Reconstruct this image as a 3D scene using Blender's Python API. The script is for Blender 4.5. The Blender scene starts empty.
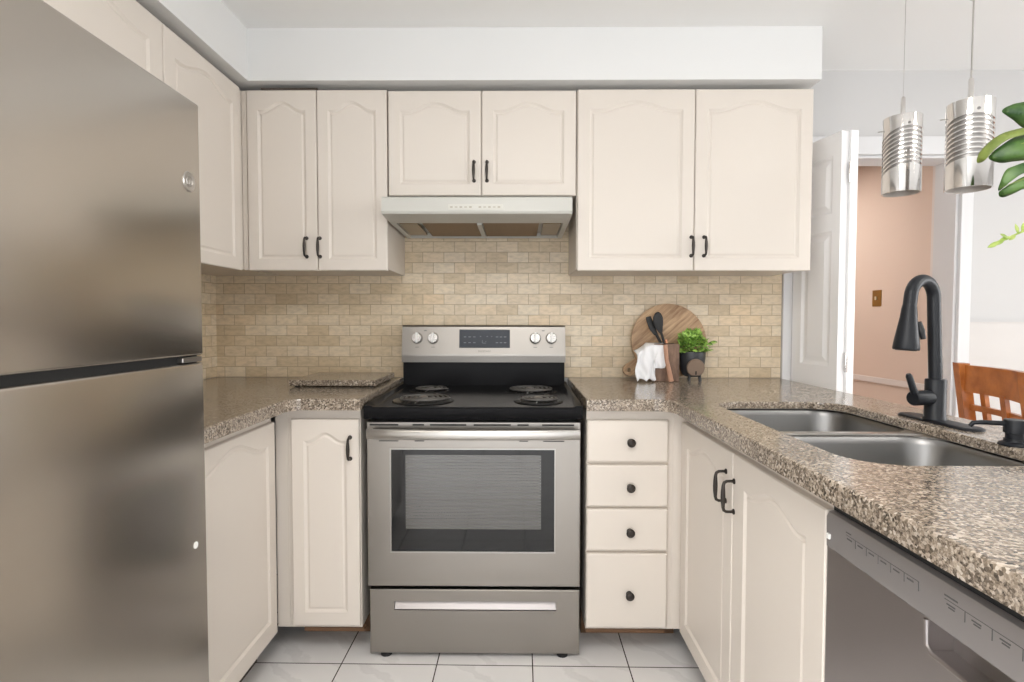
import bpy, bmesh, math, random
from mathutils import Vector, Matrix, noise

C = bpy.context.scene
COL = C.collection
PI = math.pi

# ------------------------------------------------------------------ camera
F_PX = 551.886
PITCH, YAW, ROLL = 0.0362, 0.0085, 0.0011
CAM = Vector((0.0, -2.5804, 1.1898))
cy, sy = math.cos(YAW), math.sin(YAW)
fw = Vector((-sy * math.cos(PITCH), cy * math.cos(PITCH), -math.sin(PITCH)))
rt = Vector((cy, sy, 0.0))
up = rt.cross(fw)
c_, s_ = math.cos(ROLL), math.sin(ROLL)
R2 = c_ * rt + s_ * up
U2 = -s_ * rt + c_ * up
cam_data = bpy.data.cameras.new('camera')
cam_data.sensor_width = 36.0
cam_data.lens = F_PX / 1024.0 * 36.0
cam_data.clip_start = 0.02
cam = bpy.data.objects.new('camera', cam_data)
COL.objects.link(cam)
M = Matrix.Identity(4)
for i in range(3):
    M[i][0] = R2[i]; M[i][1] = U2[i]; M[i][2] = -fw[i]; M[i][3] = CAM[i]
cam.matrix_world = M
C.camera = cam

# ------------------------------------------------------------------ colour management, world, lights
C.view_settings.view_transform = 'Standard'
C.view_settings.look = 'None'
C.view_settings.gamma = 1.0
C.view_settings.use_curve_mapping = False
C.view_settings.exposure = -0.10
C.cycles.max_bounces = 10
C.cycles.diffuse_bounces = 6
C.cycles.glossy_bounces = 5
C.cycles.transparent_max_bounces = 12

world = bpy.data.worlds.new('daylight')
C.world = world
world.use_nodes = True
wn = world.node_tree.nodes
bg = wn['Background']
bg.inputs[0].default_value = (0.86, 0.93, 1.0, 1)
bg.inputs[1].default_value = 1.6

def area(name, loc, target, sx, sy_, power, col, spread=None):
    l = bpy.data.lights.new(name, 'AREA')
    l.shape = 'RECTANGLE'; l.size = sx; l.size_y = sy_; l.energy = power; l.color = col
    o = bpy.data.objects.new(name, l); COL.objects.link(o)
    o.location = loc
    if spread: l.spread = spread
    d = Vector(target) - Vector(loc)
    o.rotation_euler = d.to_track_quat('-Z', 'Y').to_euler()
    return o

XL, XR, YB, ZC = -1.418, 4.6, -4.6, 2.34      # room: left wall, right wall, rear wall, ceiling
# daylight coming in through the patio door behind the camera and the dining window
area('daylight_patio', (0.8, YB - 0.30, 1.12), (0.8, 0.0, 1.12), 3.9, 2.0, 58, (1.0, 0.99, 0.985))
area('daylight_dining', (XR + 0.30, -2.05, 1.5), (0.0, -1.7, 1.1), 2.6, 1.35, 44, (1.0, 0.985, 0.97), 2.2)
area('daylight_side', (XL - 0.30, -3.55, 1.3), (0.6, -1.9, 0.75), 1.5, 1.45, 50, (1.0, 0.985, 0.97))  # fill light added outside the left wall to brighten the peninsula fronts

# ------------------------------------------------------------------ mesh helpers
WORLD = {}      # object name -> world origin of objects (no rotations are used)

def bm_new():
    return bmesh.new()

def box(bm, x0, x1, y0, y1, z0, z1, bev=0.0, seg=2):
    vs = [bm.verts.new(p) for p in ((x0, y0, z0), (x1, y0, z0), (x1, y1, z0), (x0, y1, z0),
                                    (x0, y0, z1), (x1, y0, z1), (x1, y1, z1), (x0, y1, z1))]
    fs = [bm.faces.new([vs[i] for i in f]) for f in ((0, 3, 2, 1), (4, 5, 6, 7), (0, 1, 5, 4), (1, 2, 6, 5), (2, 3, 7, 6), (3, 0, 4, 7))]
    if bev > 0:
        es = list({e for f in fs for e in f.edges})
        bmesh.ops.bevel(bm, geom=es, offset=bev, segments=seg, profile=0.5, affect='EDGES')
    return bm

def bbox(*a, **k):
    return box(bm_new(), *a, **k)

def tube(bm, pts, rad, segs=12, cap=True, flat=(1.0, 1.0), upv=None):
    pts = [Vector(p) for p in pts]
    n = len(pts)
    if not hasattr(rad, '__len__'):
        rad = [rad] * n
    rings = []
    t0 = (pts[1] - pts[0]).normalized()
    ref = Vector(upv) if upv is not None else (Vector((0, 0, 1)) if abs(t0.z) < 0.9 else Vector((1, 0, 0)))
    nrm = (ref - t0 * ref.dot(t0)).normalized()
    for i, p in enumerate(pts):
        if i == 0: t = pts[1] - pts[0]
        elif i == n - 1: t = pts[-1] - pts[-2]
        else: t = (pts[i + 1] - pts[i]).normalized() + (pts[i] - pts[i - 1]).normalized()
        t.normalize()
        nrm = (nrm - t * nrm.dot(t)).normalized()
        b = t.cross(nrm)
        rings.append([bm.verts.new(p + (nrm * math.cos(a) * flat[0] + b * math.sin(a) * flat[1]) * rad[i])
                      for a in [2 * PI * k / segs for k in range(segs)]])
    for a, b in zip(rings, rings[1:]):
        for k in range(segs):
            bm.faces.new((a[k], a[(k + 1) % segs], b[(k + 1) % segs], b[k]))
    if cap:
        bm.faces.new(rings[0][::-1]); bm.faces.new(rings[-1])
    return bm

def lathe(bm, prof, segs=32, mat=None, cap0=True, cap1=True):
    """prof: (r, z) pairs around local z"""
    mat = mat or Matrix.Identity(4)
    rings = []
    for r, z in prof:
        if r < 1e-6:
            rings.append([bm.verts.new(mat @ Vector((0, 0, z)))])
        else:
            rings.append([bm.verts.new(mat @ Vector((r * math.cos(2 * PI * k / segs), r * math.sin(2 * PI * k / segs), z))) for k in range(segs)])
    for a, b in zip(rings, rings[1:]):
        for k in range(segs):
            k2 = (k + 1) % segs
            if len(a) == 1 and len(b) == 1: continue
            if len(a) == 1: bm.faces.new((a[0], b[k2], b[k]))
            elif len(b) == 1: bm.faces.new((a[k], a[k2], b[0]))
            else: bm.faces.new((a[k], a[k2], b[k2], b[k]))
    if cap0 and len(rings[0]) > 1: bm.faces.new(rings[0][::-1])
    if cap1 and len(rings[-1]) > 1: bm.faces.new(rings[-1])
    return bm

def T(x, y, z): return Matrix.Translation((x, y, z))
def RX(a): return Matrix.Rotation(a, 4, 'X')
def RY(a): return Matrix.Rotation(a, 4, 'Y')
def RZ(a): return Matrix.Rotation(a, 4, 'Z')

def worigin(o):
    p = Vector((0, 0, 0))
    while o is not None:
        p = p + Vector(o.location); o = o.parent
    return p

def obj(name, bm, mat, parent=None, smooth=False, recalc=True, origin=None):
    """links bm (in world coordinates) as one mesh object"""
    if recalc:
        bmesh.ops.recalc_face_normals(bm, faces=bm.faces[:])
    me = bpy.data.meshes.new(name)
    bm.to_mesh(me); bm.free()
    for m in (mat if isinstance(mat, (list, tuple)) else [mat]):
        me.materials.append(m)
    if smooth:
        for p in me.polygons: p.use_smooth = True
        if smooth != 'all':
            me.set_sharp_from_angle(angle=math.radians(38))
    o = bpy.data.objects.new(name, me)
    COL.objects.link(o)
    if parent is not None:
        o.parent = parent
        o.location = -worigin(parent)
    return o

def thing(name, label, cat, loc=(0, 0, 0), group=None):
    o = bpy.data.objects.new(name, None)
    COL.objects.link(o)
    o.empty_display_size = 0.05
    o.location = loc
    return tag(o, label, cat, group)

def tag(o, label, cat, group=None):
    o['label'] = label; o['category'] = cat
    if group: o['group'] = group
    return o

def struct(name, bm, mat, parent=None, smooth=False, label=None):
    o = obj(name, bm, mat, parent, smooth)
    if parent is None:
        o['kind'] = 'structure'
        if label: o['label'] = label
    return o

def poly_plate(outer, z0, z1, holes=(), bev=0.0):
    """horizontal slab from a polygon with holes; returns bm"""
    bm = bm_new()
    edges = []
    loops = []
    for lp in [outer] + list(holes):
        vs = [bm.verts.new((x, y, z1)) for x, y in lp]
        loops.append(vs)
        for i in range(len(vs)):
            edges.append(bm.edges.new((vs[i], vs[(i + 1) % len(vs)])))
    bmesh.ops.triangle_fill(bm, use_beauty=True, use_dissolve=False, edges=edges)
    if bev > 0:
        pass
    top = bm.faces[:]
    ret = bmesh.ops.extrude_face_region(bm, geom=top)
    nv = [g for g in ret['geom'] if isinstance(g, bmesh.types.BMVert)]
    for v in nv: v.co.z = z0
    return bm

def rrect(x0, x1, y0, y1, r, n=8):
    pts = []
    for cx, cy_, a0 in ((x1 - r, y1 - r, 0), (x0 + r, y1 - r, PI / 2), (x0 + r, y0 + r, PI), (x1 - r, y0 + r, 3 * PI / 2)):
        for k in range(n + 1):
            a = a0 + (PI / 2) * k / n
            pts.append((cx + r * math.cos(a), cy_ + r * math.sin(a)))
    return pts

def text_mesh(name, s, size, mat, matrix, parent, depth=0.0004):
    cu = bpy.data.curves.new(name, 'FONT')
    cu.body = s; cu.size = size; cu.extrude = depth; cu.align_x = 'CENTER'; cu.align_y = 'CENTER'
    t = bpy.data.objects.new(name + '_t', cu); COL.objects.link(t)
    dg = bpy.context.evaluated_depsgraph_get()
    me = bpy.data.meshes.new_from_object(t.evaluated_get(dg))
    bpy.data.objects.remove(t)
    me.transform(matrix)
    me.materials.clear(); me.materials.append(mat)
    o = bpy.data.objects.new(name, me); COL.objects.link(o)
    o.parent = parent; o.location = -worigin(parent)
    return o

# ------------------------------------------------------------------ materials
def nmat(name):
    m = bpy.data.materials.new(name); m.use_nodes = True
    nt = m.node_tree
    return m, nt, nt.nodes['Principled BSDF']

def sset(b, **k):
    for a, v in k.items():
        b.inputs[a.replace('_', ' ')].default_value = v

def N(nt, t, **k):
    n = nt.nodes.new(t)
    for a, v in k.items(): setattr(n, a, v)
    return n

def objco(nt, scale=(1, 1, 1), rot=(0, 0, 0), loc=(0, 0, 0), kind='POINT'):
    tc = N(nt, 'ShaderNodeTexCoord'); mp = N(nt, 'ShaderNodeMapping'); mp.vector_type = kind
    mp.inputs['Scale'].default_value = scale; mp.inputs['Rotation'].default_value = rot; mp.inputs['Location'].default_value = loc
    nt.links.new(tc.outputs['Object'], mp.inputs[0])
    return mp.outputs[0]

def ramp(nt, fac, stops):
    r = N(nt, 'ShaderNodeValToRGB')
    els = r.color_ramp.elements
    while len(els) < len(stops): els.new(0.5)
    for e, (p, c) in zip(els, stops):
        e.position = p; e.color = (c[0], c[1], c[2], 1)
    nt.links.new(fac, r.inputs[0])
    return r.outputs[0]

def noise_tex(nt, co, scale, detail=4, rough=0.5):
    n = N(nt, 'ShaderNodeTexNoise')
    n.inputs['Scale'].default_value = scale; n.inputs['Detail'].default_value = detail; n.inputs['Roughness'].default_value = rough
    nt.links.new(co, n.inputs['Vector'])
    return n.outputs[0]

def bump(nt, b, h, strength=0.2, dist=0.002):
    bp = N(nt, 'ShaderNodeBump')
    bp.inputs['Strength'].default_value = strength; bp.inputs['Distance'].default_value = dist
    nt.links.new(h, bp.inputs['Height']); nt.links.new(bp.outputs[0], b.inputs['Normal'])

def plain(name, col, rough=0.5, metal=0.0, coat=0.0, spec=0.5, emit=None, es=0.0):
    m, nt, b = nmat(name)
    sset(b, Base_Color=(*col, 1), Roughness=rough, Metallic=metal, Coat_Weight=coat, Specular_IOR_Level=spec)
    if emit:
        sset(b, Emission_Color=(*emit, 1), Emission_Strength=es)
    return m

def paint(name, col, rough=0.4, grain=True):
    m, nt, b = nmat(name)
    sset(b, Base_Color=(*col, 1), Roughness=rough)
    co = objco(nt, (60, 60, 3.0) if grain else (30, 30, 30))
    n = noise_tex(nt, co, 4.0, 3)
    bump(nt, b, n, 0.10 if grain else 0.05, 0.001)
    return m

def steel(name, col, rough, aniso=0.6, stretch=(2, 2, 300), rot=0.0):
    m, nt, b = nmat(name)
    sset(b, Base_Color=(*col, 1), Metallic=1.0, Roughness=rough)
    co = objco(nt, stretch)
    n = noise_tex(nt, co, 1.0, 2)
    mr = N(nt, 'ShaderNodeMapRange')
    mr.inputs['To Min'].default_value = rough * 0.93; mr.inputs['To Max'].default_value = rough * 1.08
    nt.links.new(n, mr.inputs[0]); nt.links.new(mr.outputs[0], b.inputs['Roughness'])
    return m

MAT = {}
MAT['cab'] = paint('cream_cabinet_paint', (0.69, 0.632, 0.568), 0.38)
MAT['wall'] = paint('wall_paint', (0.56, 0.553, 0.548), 0.7, False)
MAT['soffit'] = paint('soffit_paint', (0.75, 0.752, 0.745), 0.7, False)
MAT['ceil'] = paint('ceiling_paint', (0.82, 0.82, 0.81), 0.8, False)
MAT['white'] = plain('white_trim_paint', (0.88, 0.88, 0.885), 0.4)
MAT['pink'] = paint('pink_wall_paint', (0.71, 0.575, 0.49), 0.7, False)
MAT['pale_pink'] = paint('pale_pink_paint', (0.74, 0.68, 0.65), 0.7, False)
MAT['wainscot'] = plain('warm_white_paint', (0.60, 0.575, 0.555), 0.6)
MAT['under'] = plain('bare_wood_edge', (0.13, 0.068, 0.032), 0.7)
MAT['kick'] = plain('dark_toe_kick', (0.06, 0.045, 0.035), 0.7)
MAT['bronze'] = plain('dark_bronze', (0.055, 0.048, 0.043), 0.38, 0.85)
MAT['black'] = plain('black_enamel', (0.010, 0.010, 0.011), 0.14, 0.0, 0.3)
MAT['cooktop'] = plain('black_cooktop_enamel', (0.011, 0.011, 0.012), 0.20)
MAT['cooktop'].node_tree.nodes['Principled BSDF'].inputs['IOR'].default_value = 1.16
MAT['blackmat'] = plain('black_plastic', (0.009, 0.009, 0.010), 0.55)
MAT['gap'] = plain('dark_gap', (0.01, 0.01, 0.01), 0.8)
MAT['steel'] = plain('brushed_steel', (0.52, 0.48, 0.43), 0.27, 1.0)
MAT['steel_range'] = steel('range_steel', (0.325, 0.302, 0.276), 0.32)
MAT['steel_bright'] = plain('bright_steel', (0.50, 0.48, 0.455), 0.28, 1.0)
MAT['steel_dark'] = steel('dark_steel', (0.36, 0.34, 0.32), 0.35)
MAT['sink'] = plain('sink_steel', (0.25, 0.247, 0.243), 0.37, 1.0)
MAT['dw'] = steel('dishwasher_steel', (0.43, 0.40, 0.395), 0.34)
MAT['dwp'] = plain('dishwasher_panel', (0.36, 0.34, 0.335), 0.40, 0.6)
MAT['chrome'] = plain('chrome', (0.70, 0.68, 0.66), 0.07, 1.0)
MAT['satin'] = plain('satin_inner_metal', (0.62, 0.58, 0.54), 0.45, 0.6)
MAT['groove'] = plain('chrome_groove', (0.30, 0.29, 0.28), 0.35, 1.0)
MAT['knobsilver'] = plain('knob_silver', (0.62, 0.60, 0.575), 0.25, 0.8)
MAT['fauc'] = plain('matte_black_metal', (0.011, 0.0125, 0.016), 0.40, 0.0, spec=0.32)
MAT['whiteplastic'] = plain('white_plastic', (0.83, 0.83, 0.80), 0.35)
MAT['hood'] = plain('hood_enamel', (0.52, 0.515, 0.475), 0.35)
MAT['hoodin'] = plain('hood_inside', (0.50, 0.43, 0.33), 0.5)
MAT['print'] = plain('grey_print', (0.10, 0.10, 0.10), 0.6)
MAT['printlight'] = plain('light_print', (0.20, 0.215, 0.24), 0.6)
MAT['printhood'] = plain('hood_print', (0.40, 0.37, 0.30), 0.6)
MAT['strip'] = plain('control_strip_plastic', (0.60, 0.59, 0.54), 0.4)
MAT['casing'] = plain('casing_paint', (0.68, 0.68, 0.685), 0.45)
MAT['brass'] = plain('aged_brass', (0.42, 0.24, 0.07), 0.35, 0.8)
MAT['cloth'] = plain('white_cloth', (0.84, 0.84, 0.85), 0.9)
MAT['display'] = plain('display_glass', (0.035, 0.042, 0.055), 0.18)
MAT['lens'] = plain('light_lens', (0.27, 0.205, 0.125), 0.3)
MAT['copper'] = plain('copper_ferrule', (0.55, 0.25, 0.14), 0.35, 0.7)
MAT['soil'] = plain('potting_soil', (0.03, 0.02, 0.013), 0.9)
MAT['pot'] = plain('dark_pot', (0.03, 0.032, 0.036), 0.45)
MAT['emblem'] = plain('brown_disc', (0.20, 0.14, 0.10), 0.55)
MAT['ceramic'] = plain('white_ceramic', (0.8, 0.79, 0.77), 0.2)
MAT['coil'] = plain('burner_coil', (0.11, 0.106, 0.10), 0.45, 0.3)
MAT['drip'] = plain('drip_pan', (0.03, 0.03, 0.03), 0.22, 0.5)
MAT['lamp'] = plain('lamp_glass', (0.9, 0.88, 0.84), 0.3, emit=(1.0, 0.965, 0.92), es=13.0)  # glow of the added kitchen and dining fill panels
MAT['lamp_hall'] = plain('hall_lamp_glass', (0.9, 0.88, 0.84), 0.3, emit=(1.0, 0.95, 0.90), es=42.0)
MAT['blind'] = plain('white_blind_slat', (0.80, 0.79, 0.76), 0.5)

# hood filter mesh
m, nt, b = nmat('hood_filter'); sset(b, Roughness=0.5, Metallic=0.3)
co = objco(nt)
w = N(nt, 'ShaderNodeTexChecker'); w.inputs['Scale'].default_value = 160
nt.links.new(co, w.inputs['Vector']); w.inputs['Color1'].default_value = (0.20, 0.125, 0.065, 1); w.inputs['Color2'].default_value = (0.28, 0.19, 0.11, 1)
nt.links.new(w.outputs[0], b.inputs['Base Color']); MAT['filter'] = m

# granite
m, nt, b = nmat('speckled_granite')
co = objco(nt)
v1 = N(nt, 'ShaderNodeTexVoronoi'); v1.inputs['Scale'].default_value = 225; nt.links.new(co, v1.inputs['Vector'])
sep = N(nt, 'ShaderNodeSeparateColor'); nt.links.new(v1.outputs['Color'], sep.inputs[0])
c1 = ramp(nt, sep.outputs[0], [(0.0, (0.028, 0.023, 0.018)), (0.22, (0.085, 0.066, 0.048)), (0.38, (0.17, 0.133, 0.097)), (0.60, (0.315, 0.255, 0.195)), (0.82, (0.46, 0.388, 0.312)), (1.0, (0.62, 0.55, 0.465))])
v2 = N(nt, 'ShaderNodeTexVoronoi'); v2.inputs['Scale'].default_value = 430; nt.links.new(co, v2.inputs['Vector'])
sep2 = N(nt, 'ShaderNodeSeparateColor'); nt.links.new(v2.outputs['Color'], sep2.inputs[0])
c2 = ramp(nt, sep2.outputs[1], [(0.0, (0.05, 0.04, 0.03)), (0.35, (0.19, 0.15, 0.115)), (1.0, (0.43, 0.36, 0.29))])
nb = noise_tex(nt, co, 26, 3)
fac = N(nt, 'ShaderNodeMapRange'); fac.inputs['From Min'].default_value = 0.35; fac.inputs['From Max'].default_value = 0.65
fac.inputs['To Min'].default_value = 0.15; fac.inputs['To Max'].default_value = 0.6
nt.links.new(nb, fac.inputs[0])
mx = N(nt, 'ShaderNodeMix', data_type='RGBA'); nt.links.new(fac.outputs[0], mx.inputs[0]); nt.links.new(c1, mx.inputs[6]); nt.links.new(c2, mx.inputs[7])
nt.links.new(mx.outputs[2], b.inputs['Base Color'])
sset(b, Roughness=0.16, Specular_IOR_Level=0.5)
MAT['granite'] = m

# tumbled stone wall tile; the brick texture runs along (u, z)
def tile_mat(name, along):
    m, nt, b = nmat(name)
    tc = N(nt, 'ShaderNodeTexCoord'); sp = N(nt, 'ShaderNodeSeparateXYZ'); cb = N(nt, 'ShaderNodeCombineXYZ')
    nt.links.new(tc.outputs['Object'], sp.inputs[0])
    au = N(nt, 'ShaderNodeMath', operation='ADD'); au.inputs[1].default_value = 10.0 * 0.0985 + 0.044
    az = N(nt, 'ShaderNodeMath', operation='SUBTRACT'); az.inputs[1].default_value = 0.9255
    nt.links.new(sp.outputs[along], au.inputs[0]); nt.links.new(sp.outputs[2], az.inputs[0])
    nt.links.new(au.outputs[0], cb.inputs[0]); nt.links.new(az.outputs[0], cb.inputs[1])
    br = N(nt, 'ShaderNodeTexBrick')
    br.offset = 0.5; br.inputs['Scale'].default_value = 1.0
    br.inputs['Brick Width'].default_value = 0.0985; br.inputs['Row Height'].default_value = 0.0487
    br.inputs['Mortar Size'].default_value = 0.0016; br.inputs['Mortar Smooth'].default_value = 0.25; br.inputs['Bias'].default_value = 0.0
    br.inputs['Color1'].default_value = (0, 0, 0, 1); br.inputs['Color2'].default_value = (1, 1, 1, 1); br.inputs['Mortar'].default_value = (0.5, 0.5, 0.5, 1)
    nt.links.new(cb.outputs[0], br.inputs['Vector'])
    base = ramp(nt, br.outputs['Color'], [(0.0, (0.60, 0.475, 0.315)), (0.3, (0.67, 0.545, 0.375)), (0.6, (0.71, 0.59, 0.425)), (0.85, (0.74, 0.635, 0.475)), (1.0, (0.72, 0.565, 0.375))])
    co = objco(nt, (1, 1, 2.5))
    n1 = noise_tex(nt, co, 28, 5, 0.6)
    veil = ramp(nt, n1, [(0.3, (0.78, 0.78, 0.78)), (0.55, (1, 1, 1)), (0.8, (1.12, 1.1, 1.06))])
    mu = N(nt, 'ShaderNodeMix', data_type='RGBA', blend_type='MULTIPLY'); mu.inputs[0].default_value = 0.9
    nt.links.new(base, mu.inputs[6]); nt.links.new(veil, mu.inputs[7])
    mg = N(nt, 'ShaderNodeMix', data_type='RGBA'); mg.inputs[7].default_value = (0.42, 0.335, 0.235, 1)
    nt.links.new(br.outputs['Fac'], mg.inputs[0]); nt.links.new(mu.outputs[2], mg.inputs[6])
    nt.links.new(mg.outputs[2], b.inputs['Base Color'])
    sset(b, Roughness=0.27)
    inv = N(nt, 'ShaderNodeMath', operation='SUBTRACT'); inv.inputs[0].default_value = 1.0
    nt.links.new(br.outputs['Fac'], inv.inputs[1])
    ad = N(nt, 'ShaderNodeMath', operation='MULTIPLY_ADD'); ad.inputs[1].default_value = 0.25
    nt.links.new(n1, ad.inputs[0]); nt.links.new(inv.outputs[0], ad.inputs[2])
    bump(nt, b, ad.outputs[0], 0.5, 0.0016)
    return m
MAT['tile'] = tile_mat('stone_tile', 0)
MAT['tile_side'] = tile_mat('stone_tile_side', 1)

# floor: white ceramic squares with grey diagonal veins and dark joints
m, nt, b = nmat('white_floor_tile')
co = objco(nt, (1, 1, 1), (0, 0, 0.0086), (0.269, 0.716, 0))
sp = N(nt, 'ShaderNodeSeparateXYZ'); nt.links.new(co, sp.inputs[0])
def joint(axis):
    d = N(nt, 'ShaderNodeMath', operation='DIVIDE'); d.inputs[1].default_value = 0.3315
    nt.links.new(sp.outputs[axis], d.inputs[0])
    f = N(nt, 'ShaderNodeMath', operation='FRACT'); nt.links.new(d.outputs[0], f.inputs[0])
    s = N(nt, 'ShaderNodeMath', operation='SUBTRACT'); s.inputs[1].default_value = 0.5; nt.links.new(f.outputs[0], s.inputs[0])
    a = N(nt, 'ShaderNodeMath', operation='ABSOLUTE'); nt.links.new(s.outputs[0], a.inputs[0])
    g = N(nt, 'ShaderNodeMath', operation='GREATER_THAN'); g.inputs[1].default_value = 0.5 - 0.0062; nt.links.new(a.outputs[0], g.inputs[0])
    return g.outputs[0], f.outputs[0]
jx, fx = joint(0); jy, fy = joint(1)
jm = N(nt, 'ShaderNodeMath', operation='MAXIMUM'); nt.links.new(jx, jm.inputs[0]); nt.links.new(jy, jm.inputs[1])
dd = N(nt, 'ShaderNodeMath', operation='ADD'); nt.links.new(fx, dd.inputs[0]); nt.links.new(fy, dd.inputs[1])
nz = noise_tex(nt, objco(nt), 9, 4, 0.6)
dd2 = N(nt, 'ShaderNodeMath', operation='MULTIPLY_ADD'); dd2.inputs[1].default_value = 0.55; nt.links.new(nz, dd2.inputs[0]); nt.links.new(dd.outputs[0], dd2.inputs[2])
sn = N(nt, 'ShaderNodeMath', operation='MULTIPLY'); sn.inputs[1].default_value = 9.0; nt.links.new(dd2.outputs[0], sn.inputs[0])
si = N(nt, 'ShaderNodeMath', operation='SINE'); nt.links.new(sn.outputs[0], si.inputs[0])
tc_ = ramp(nt, si.outputs[0], [(0.0, (0.80, 0.785, 0.775)), (0.7, (0.82, 0.805, 0.795)), (0.92, (0.74, 0.725, 0.715)), (1.0, (0.76, 0.745, 0.735))])
mg = N(nt, 'ShaderNodeMix', data_type='RGBA'); mg.inputs[7].default_value = (0.055, 0.045, 0.04, 1)
nt.links.new(jm.outputs[0], mg.inputs[0]); nt.links.new(tc_, mg.inputs[6]); nt.links.new(mg.outputs[2], b.inputs['Base Color'])
sset(b, Roughness=0.22)
iv = N(nt, 'ShaderNodeMath', operation='SUBTRACT'); iv.inputs[0].default_value = 1.0; nt.links.new(jm.outputs[0], iv.inputs[1])
bump(nt, b, iv.outputs[0], 0.4, 0.001)
MAT['floor'] = m

def wood(name, dark, light, scale, rot, rough=0.42, planks=0.0, coat=0.0):
    m, nt, b = nmat(name)
    co = objco(nt, tuple(1 / q for q in scale), rot, kind='TEXTURE')
    n = noise_tex(nt, co, 1.0, 5, 0.6)
    col = ramp(nt, n, [(0.30, dark), (0.5, tuple((a + c) / 2 for a, c in zip(dark, light))), (0.72, light)])
    nt.links.new(col, b.inputs['Base Color'])
    sset(b, Roughness=rough, Coat_Weight=coat)
    return m
MAT['chairwood'] = wood('chestnut_wood', (0.26, 0.070, 0.013), (0.50, 0.17, 0.037), (14, 14, 14), (0, 0, 0), 0.32, coat=0.2)
MAT['board'] = wood('acacia_board', (0.22, 0.115, 0.055), (0.60, 0.41, 0.24), (5, 60, 75), (0, math.radians(-40), 0), 0.45)
MAT['holder'] = wood('walnut_block', (0.085, 0.045, 0.028), (0.27, 0.165, 0.11), (45, 45, 14), (0, 0, 0), 0.4)
MAT['slatwood'] = wood('reddish_wood', (0.33, 0.16, 0.09), (0.52, 0.30, 0.20), (40, 40, 8), (0, 0, 0), 0.5)
MAT['handlewood'] = wood('pale_wood', (0.40, 0.29, 0.18), (0.58, 0.45, 0.30), (25, 25, 60), (0, 0.7, 0), 0.5)

def leafmat(name, dark, light, sc=30, rough=0.4):
    m, nt, b = nmat(name)
    n = noise_tex(nt, objco(nt), sc, 3)
    nt.links.new(ramp(nt, n, [(0.35, dark), (0.65, light)]), b.inputs['Base Color'])
    sset(b, Roughness=rough)
    return m
MAT['herb'] = leafmat('herb_green', (0.07, 0.21, 0.018), (0.46, 0.70, 0.15), 90)
MAT['monstera'] = leafmat('monstera_green', (0.018, 0.060, 0.012), (0.085, 0.17, 0.035), 28, 0.42)
MAT['monstera_light'] = leafmat('monstera_pale_green', (0.12, 0.17, 0.03), (0.22, 0.27, 0.055), 28, 0.45)
MAT['twig'] = leafmat('twig_green', (0.22, 0.33, 0.05), (0.42, 0.50, 0.14), 60)

# oven inner window: grey oven interior seen through the glass with fine screen lines
m, nt, b = nmat('oven_inner_glass')
co = objco(nt)
sp = N(nt, 'ShaderNodeSeparateXYZ'); nt.links.new(co, sp.inputs[0])
mu = N(nt, 'ShaderNodeMath', operation='MULTIPLY'); mu.inputs[1].default_value = 2 * PI / 0.0105; nt.links.new(sp.outputs[2], mu.inputs[0])
si = N(nt, 'ShaderNodeMath', operation='SINE'); nt.links.new(mu.outputs[0], si.inputs[0])
nt.links.new(ramp(nt, si.outputs[0], [(0.0, (0.040, 0.037, 0.031)), (0.7, (0.052, 0.048, 0.040)), (1.0, (0.022, 0.020, 0.017))]), b.inputs['Base Color'])
sset(b, Roughness=0.05, IOR=1.9)
MAT['oveninner'] = m
MAT['ovenglass'] = plain('oven_black_glass', (0.003, 0.003, 0.003), 0.05)

# window glass that lets daylight through
m, nt, b = nmat('window_glass')
out = nt.nodes['Material Output']
tr = N(nt, 'ShaderNodeBsdfTransparent'); gl = N(nt, 'ShaderNodeBsdfGlossy'); gl.inputs['Roughness'].default_value = 0.02
ms = N(nt, 'ShaderNodeMixShader'); ms.inputs[0].default_value = 0.06
nt.links.new(tr.outputs[0], ms.inputs[1]); nt.links.new(gl.outputs[0], ms.inputs[2]); nt.links.new(ms.outputs[0], out.inputs['Surface'])
MAT['glass'] = m

# ------------------------------------------------------------------ the room
OX0, OX1, OZ = 1.277, 2.04, 1.954           # doorway in the back wall
CT = 0.925                                  # worktop height
YW = 0.008                                  # back wall face (the stone tile stands in front of it)
struct('floor', bbox(-1.6, 4.9, -4.8, 3.4, -0.06, 0.0), MAT['floor'])
struct('ceiling', bbox(-1.6, 4.9, -4.8, 3.4, ZC, ZC + 0.08), MAT['ceil'])
bm = bm_new()
box(bm, -1.6, OX0, YW, 0.13, 0, ZC); box(bm, OX0, OX1, YW, 0.13, OZ, ZC); box(bm, OX1, XR + 0.15, YW, 0.13, 0, ZC)
struct('wall_back', bm, MAT['wall'])
LY0, LY1, LZ0, LZ1 = -4.35, -2.75, 0.55, 2.08
bm = bm_new()
box(bm, XL - 0.12, XL, -4.8, LY0, 0, ZC); box(bm, XL - 0.12, XL, LY1, YW, 0, ZC); box(bm, XL - 0.12, XL, LY0, LY1, 0, LZ0); box(bm, XL - 0.12, XL, LY0, LY1, LZ1, ZC)
struct('wall_left', bm, MAT['wall'])
w3 = thing('window_3', None, None); del w3['label']; del w3['category']; w3['kind'] = 'structure'  # unseen window, added to let fill light onto the peninsula fronts
bm = bm_new()
for y0, y1 in ((LY0, LY0 + 0.06), ((LY0 + LY1) / 2 - 0.03, (LY0 + LY1) / 2 + 0.03), (LY1 - 0.06, LY1)):
    box(bm, XL - 0.10, XL + 0.015, y0, y1, LZ0, LZ1)
box(bm, XL - 0.099, XL + 0.014, LY0 + 0.001, LY1 - 0.001, LZ0 + 0.001, LZ0 + 0.06); box(bm, XL - 0.099, XL + 0.014, LY0 + 0.001, LY1 - 0.001, LZ1 - 0.06, LZ1 - 0.001)
obj('window_frame', bm, MAT['white'], w3)
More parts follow.
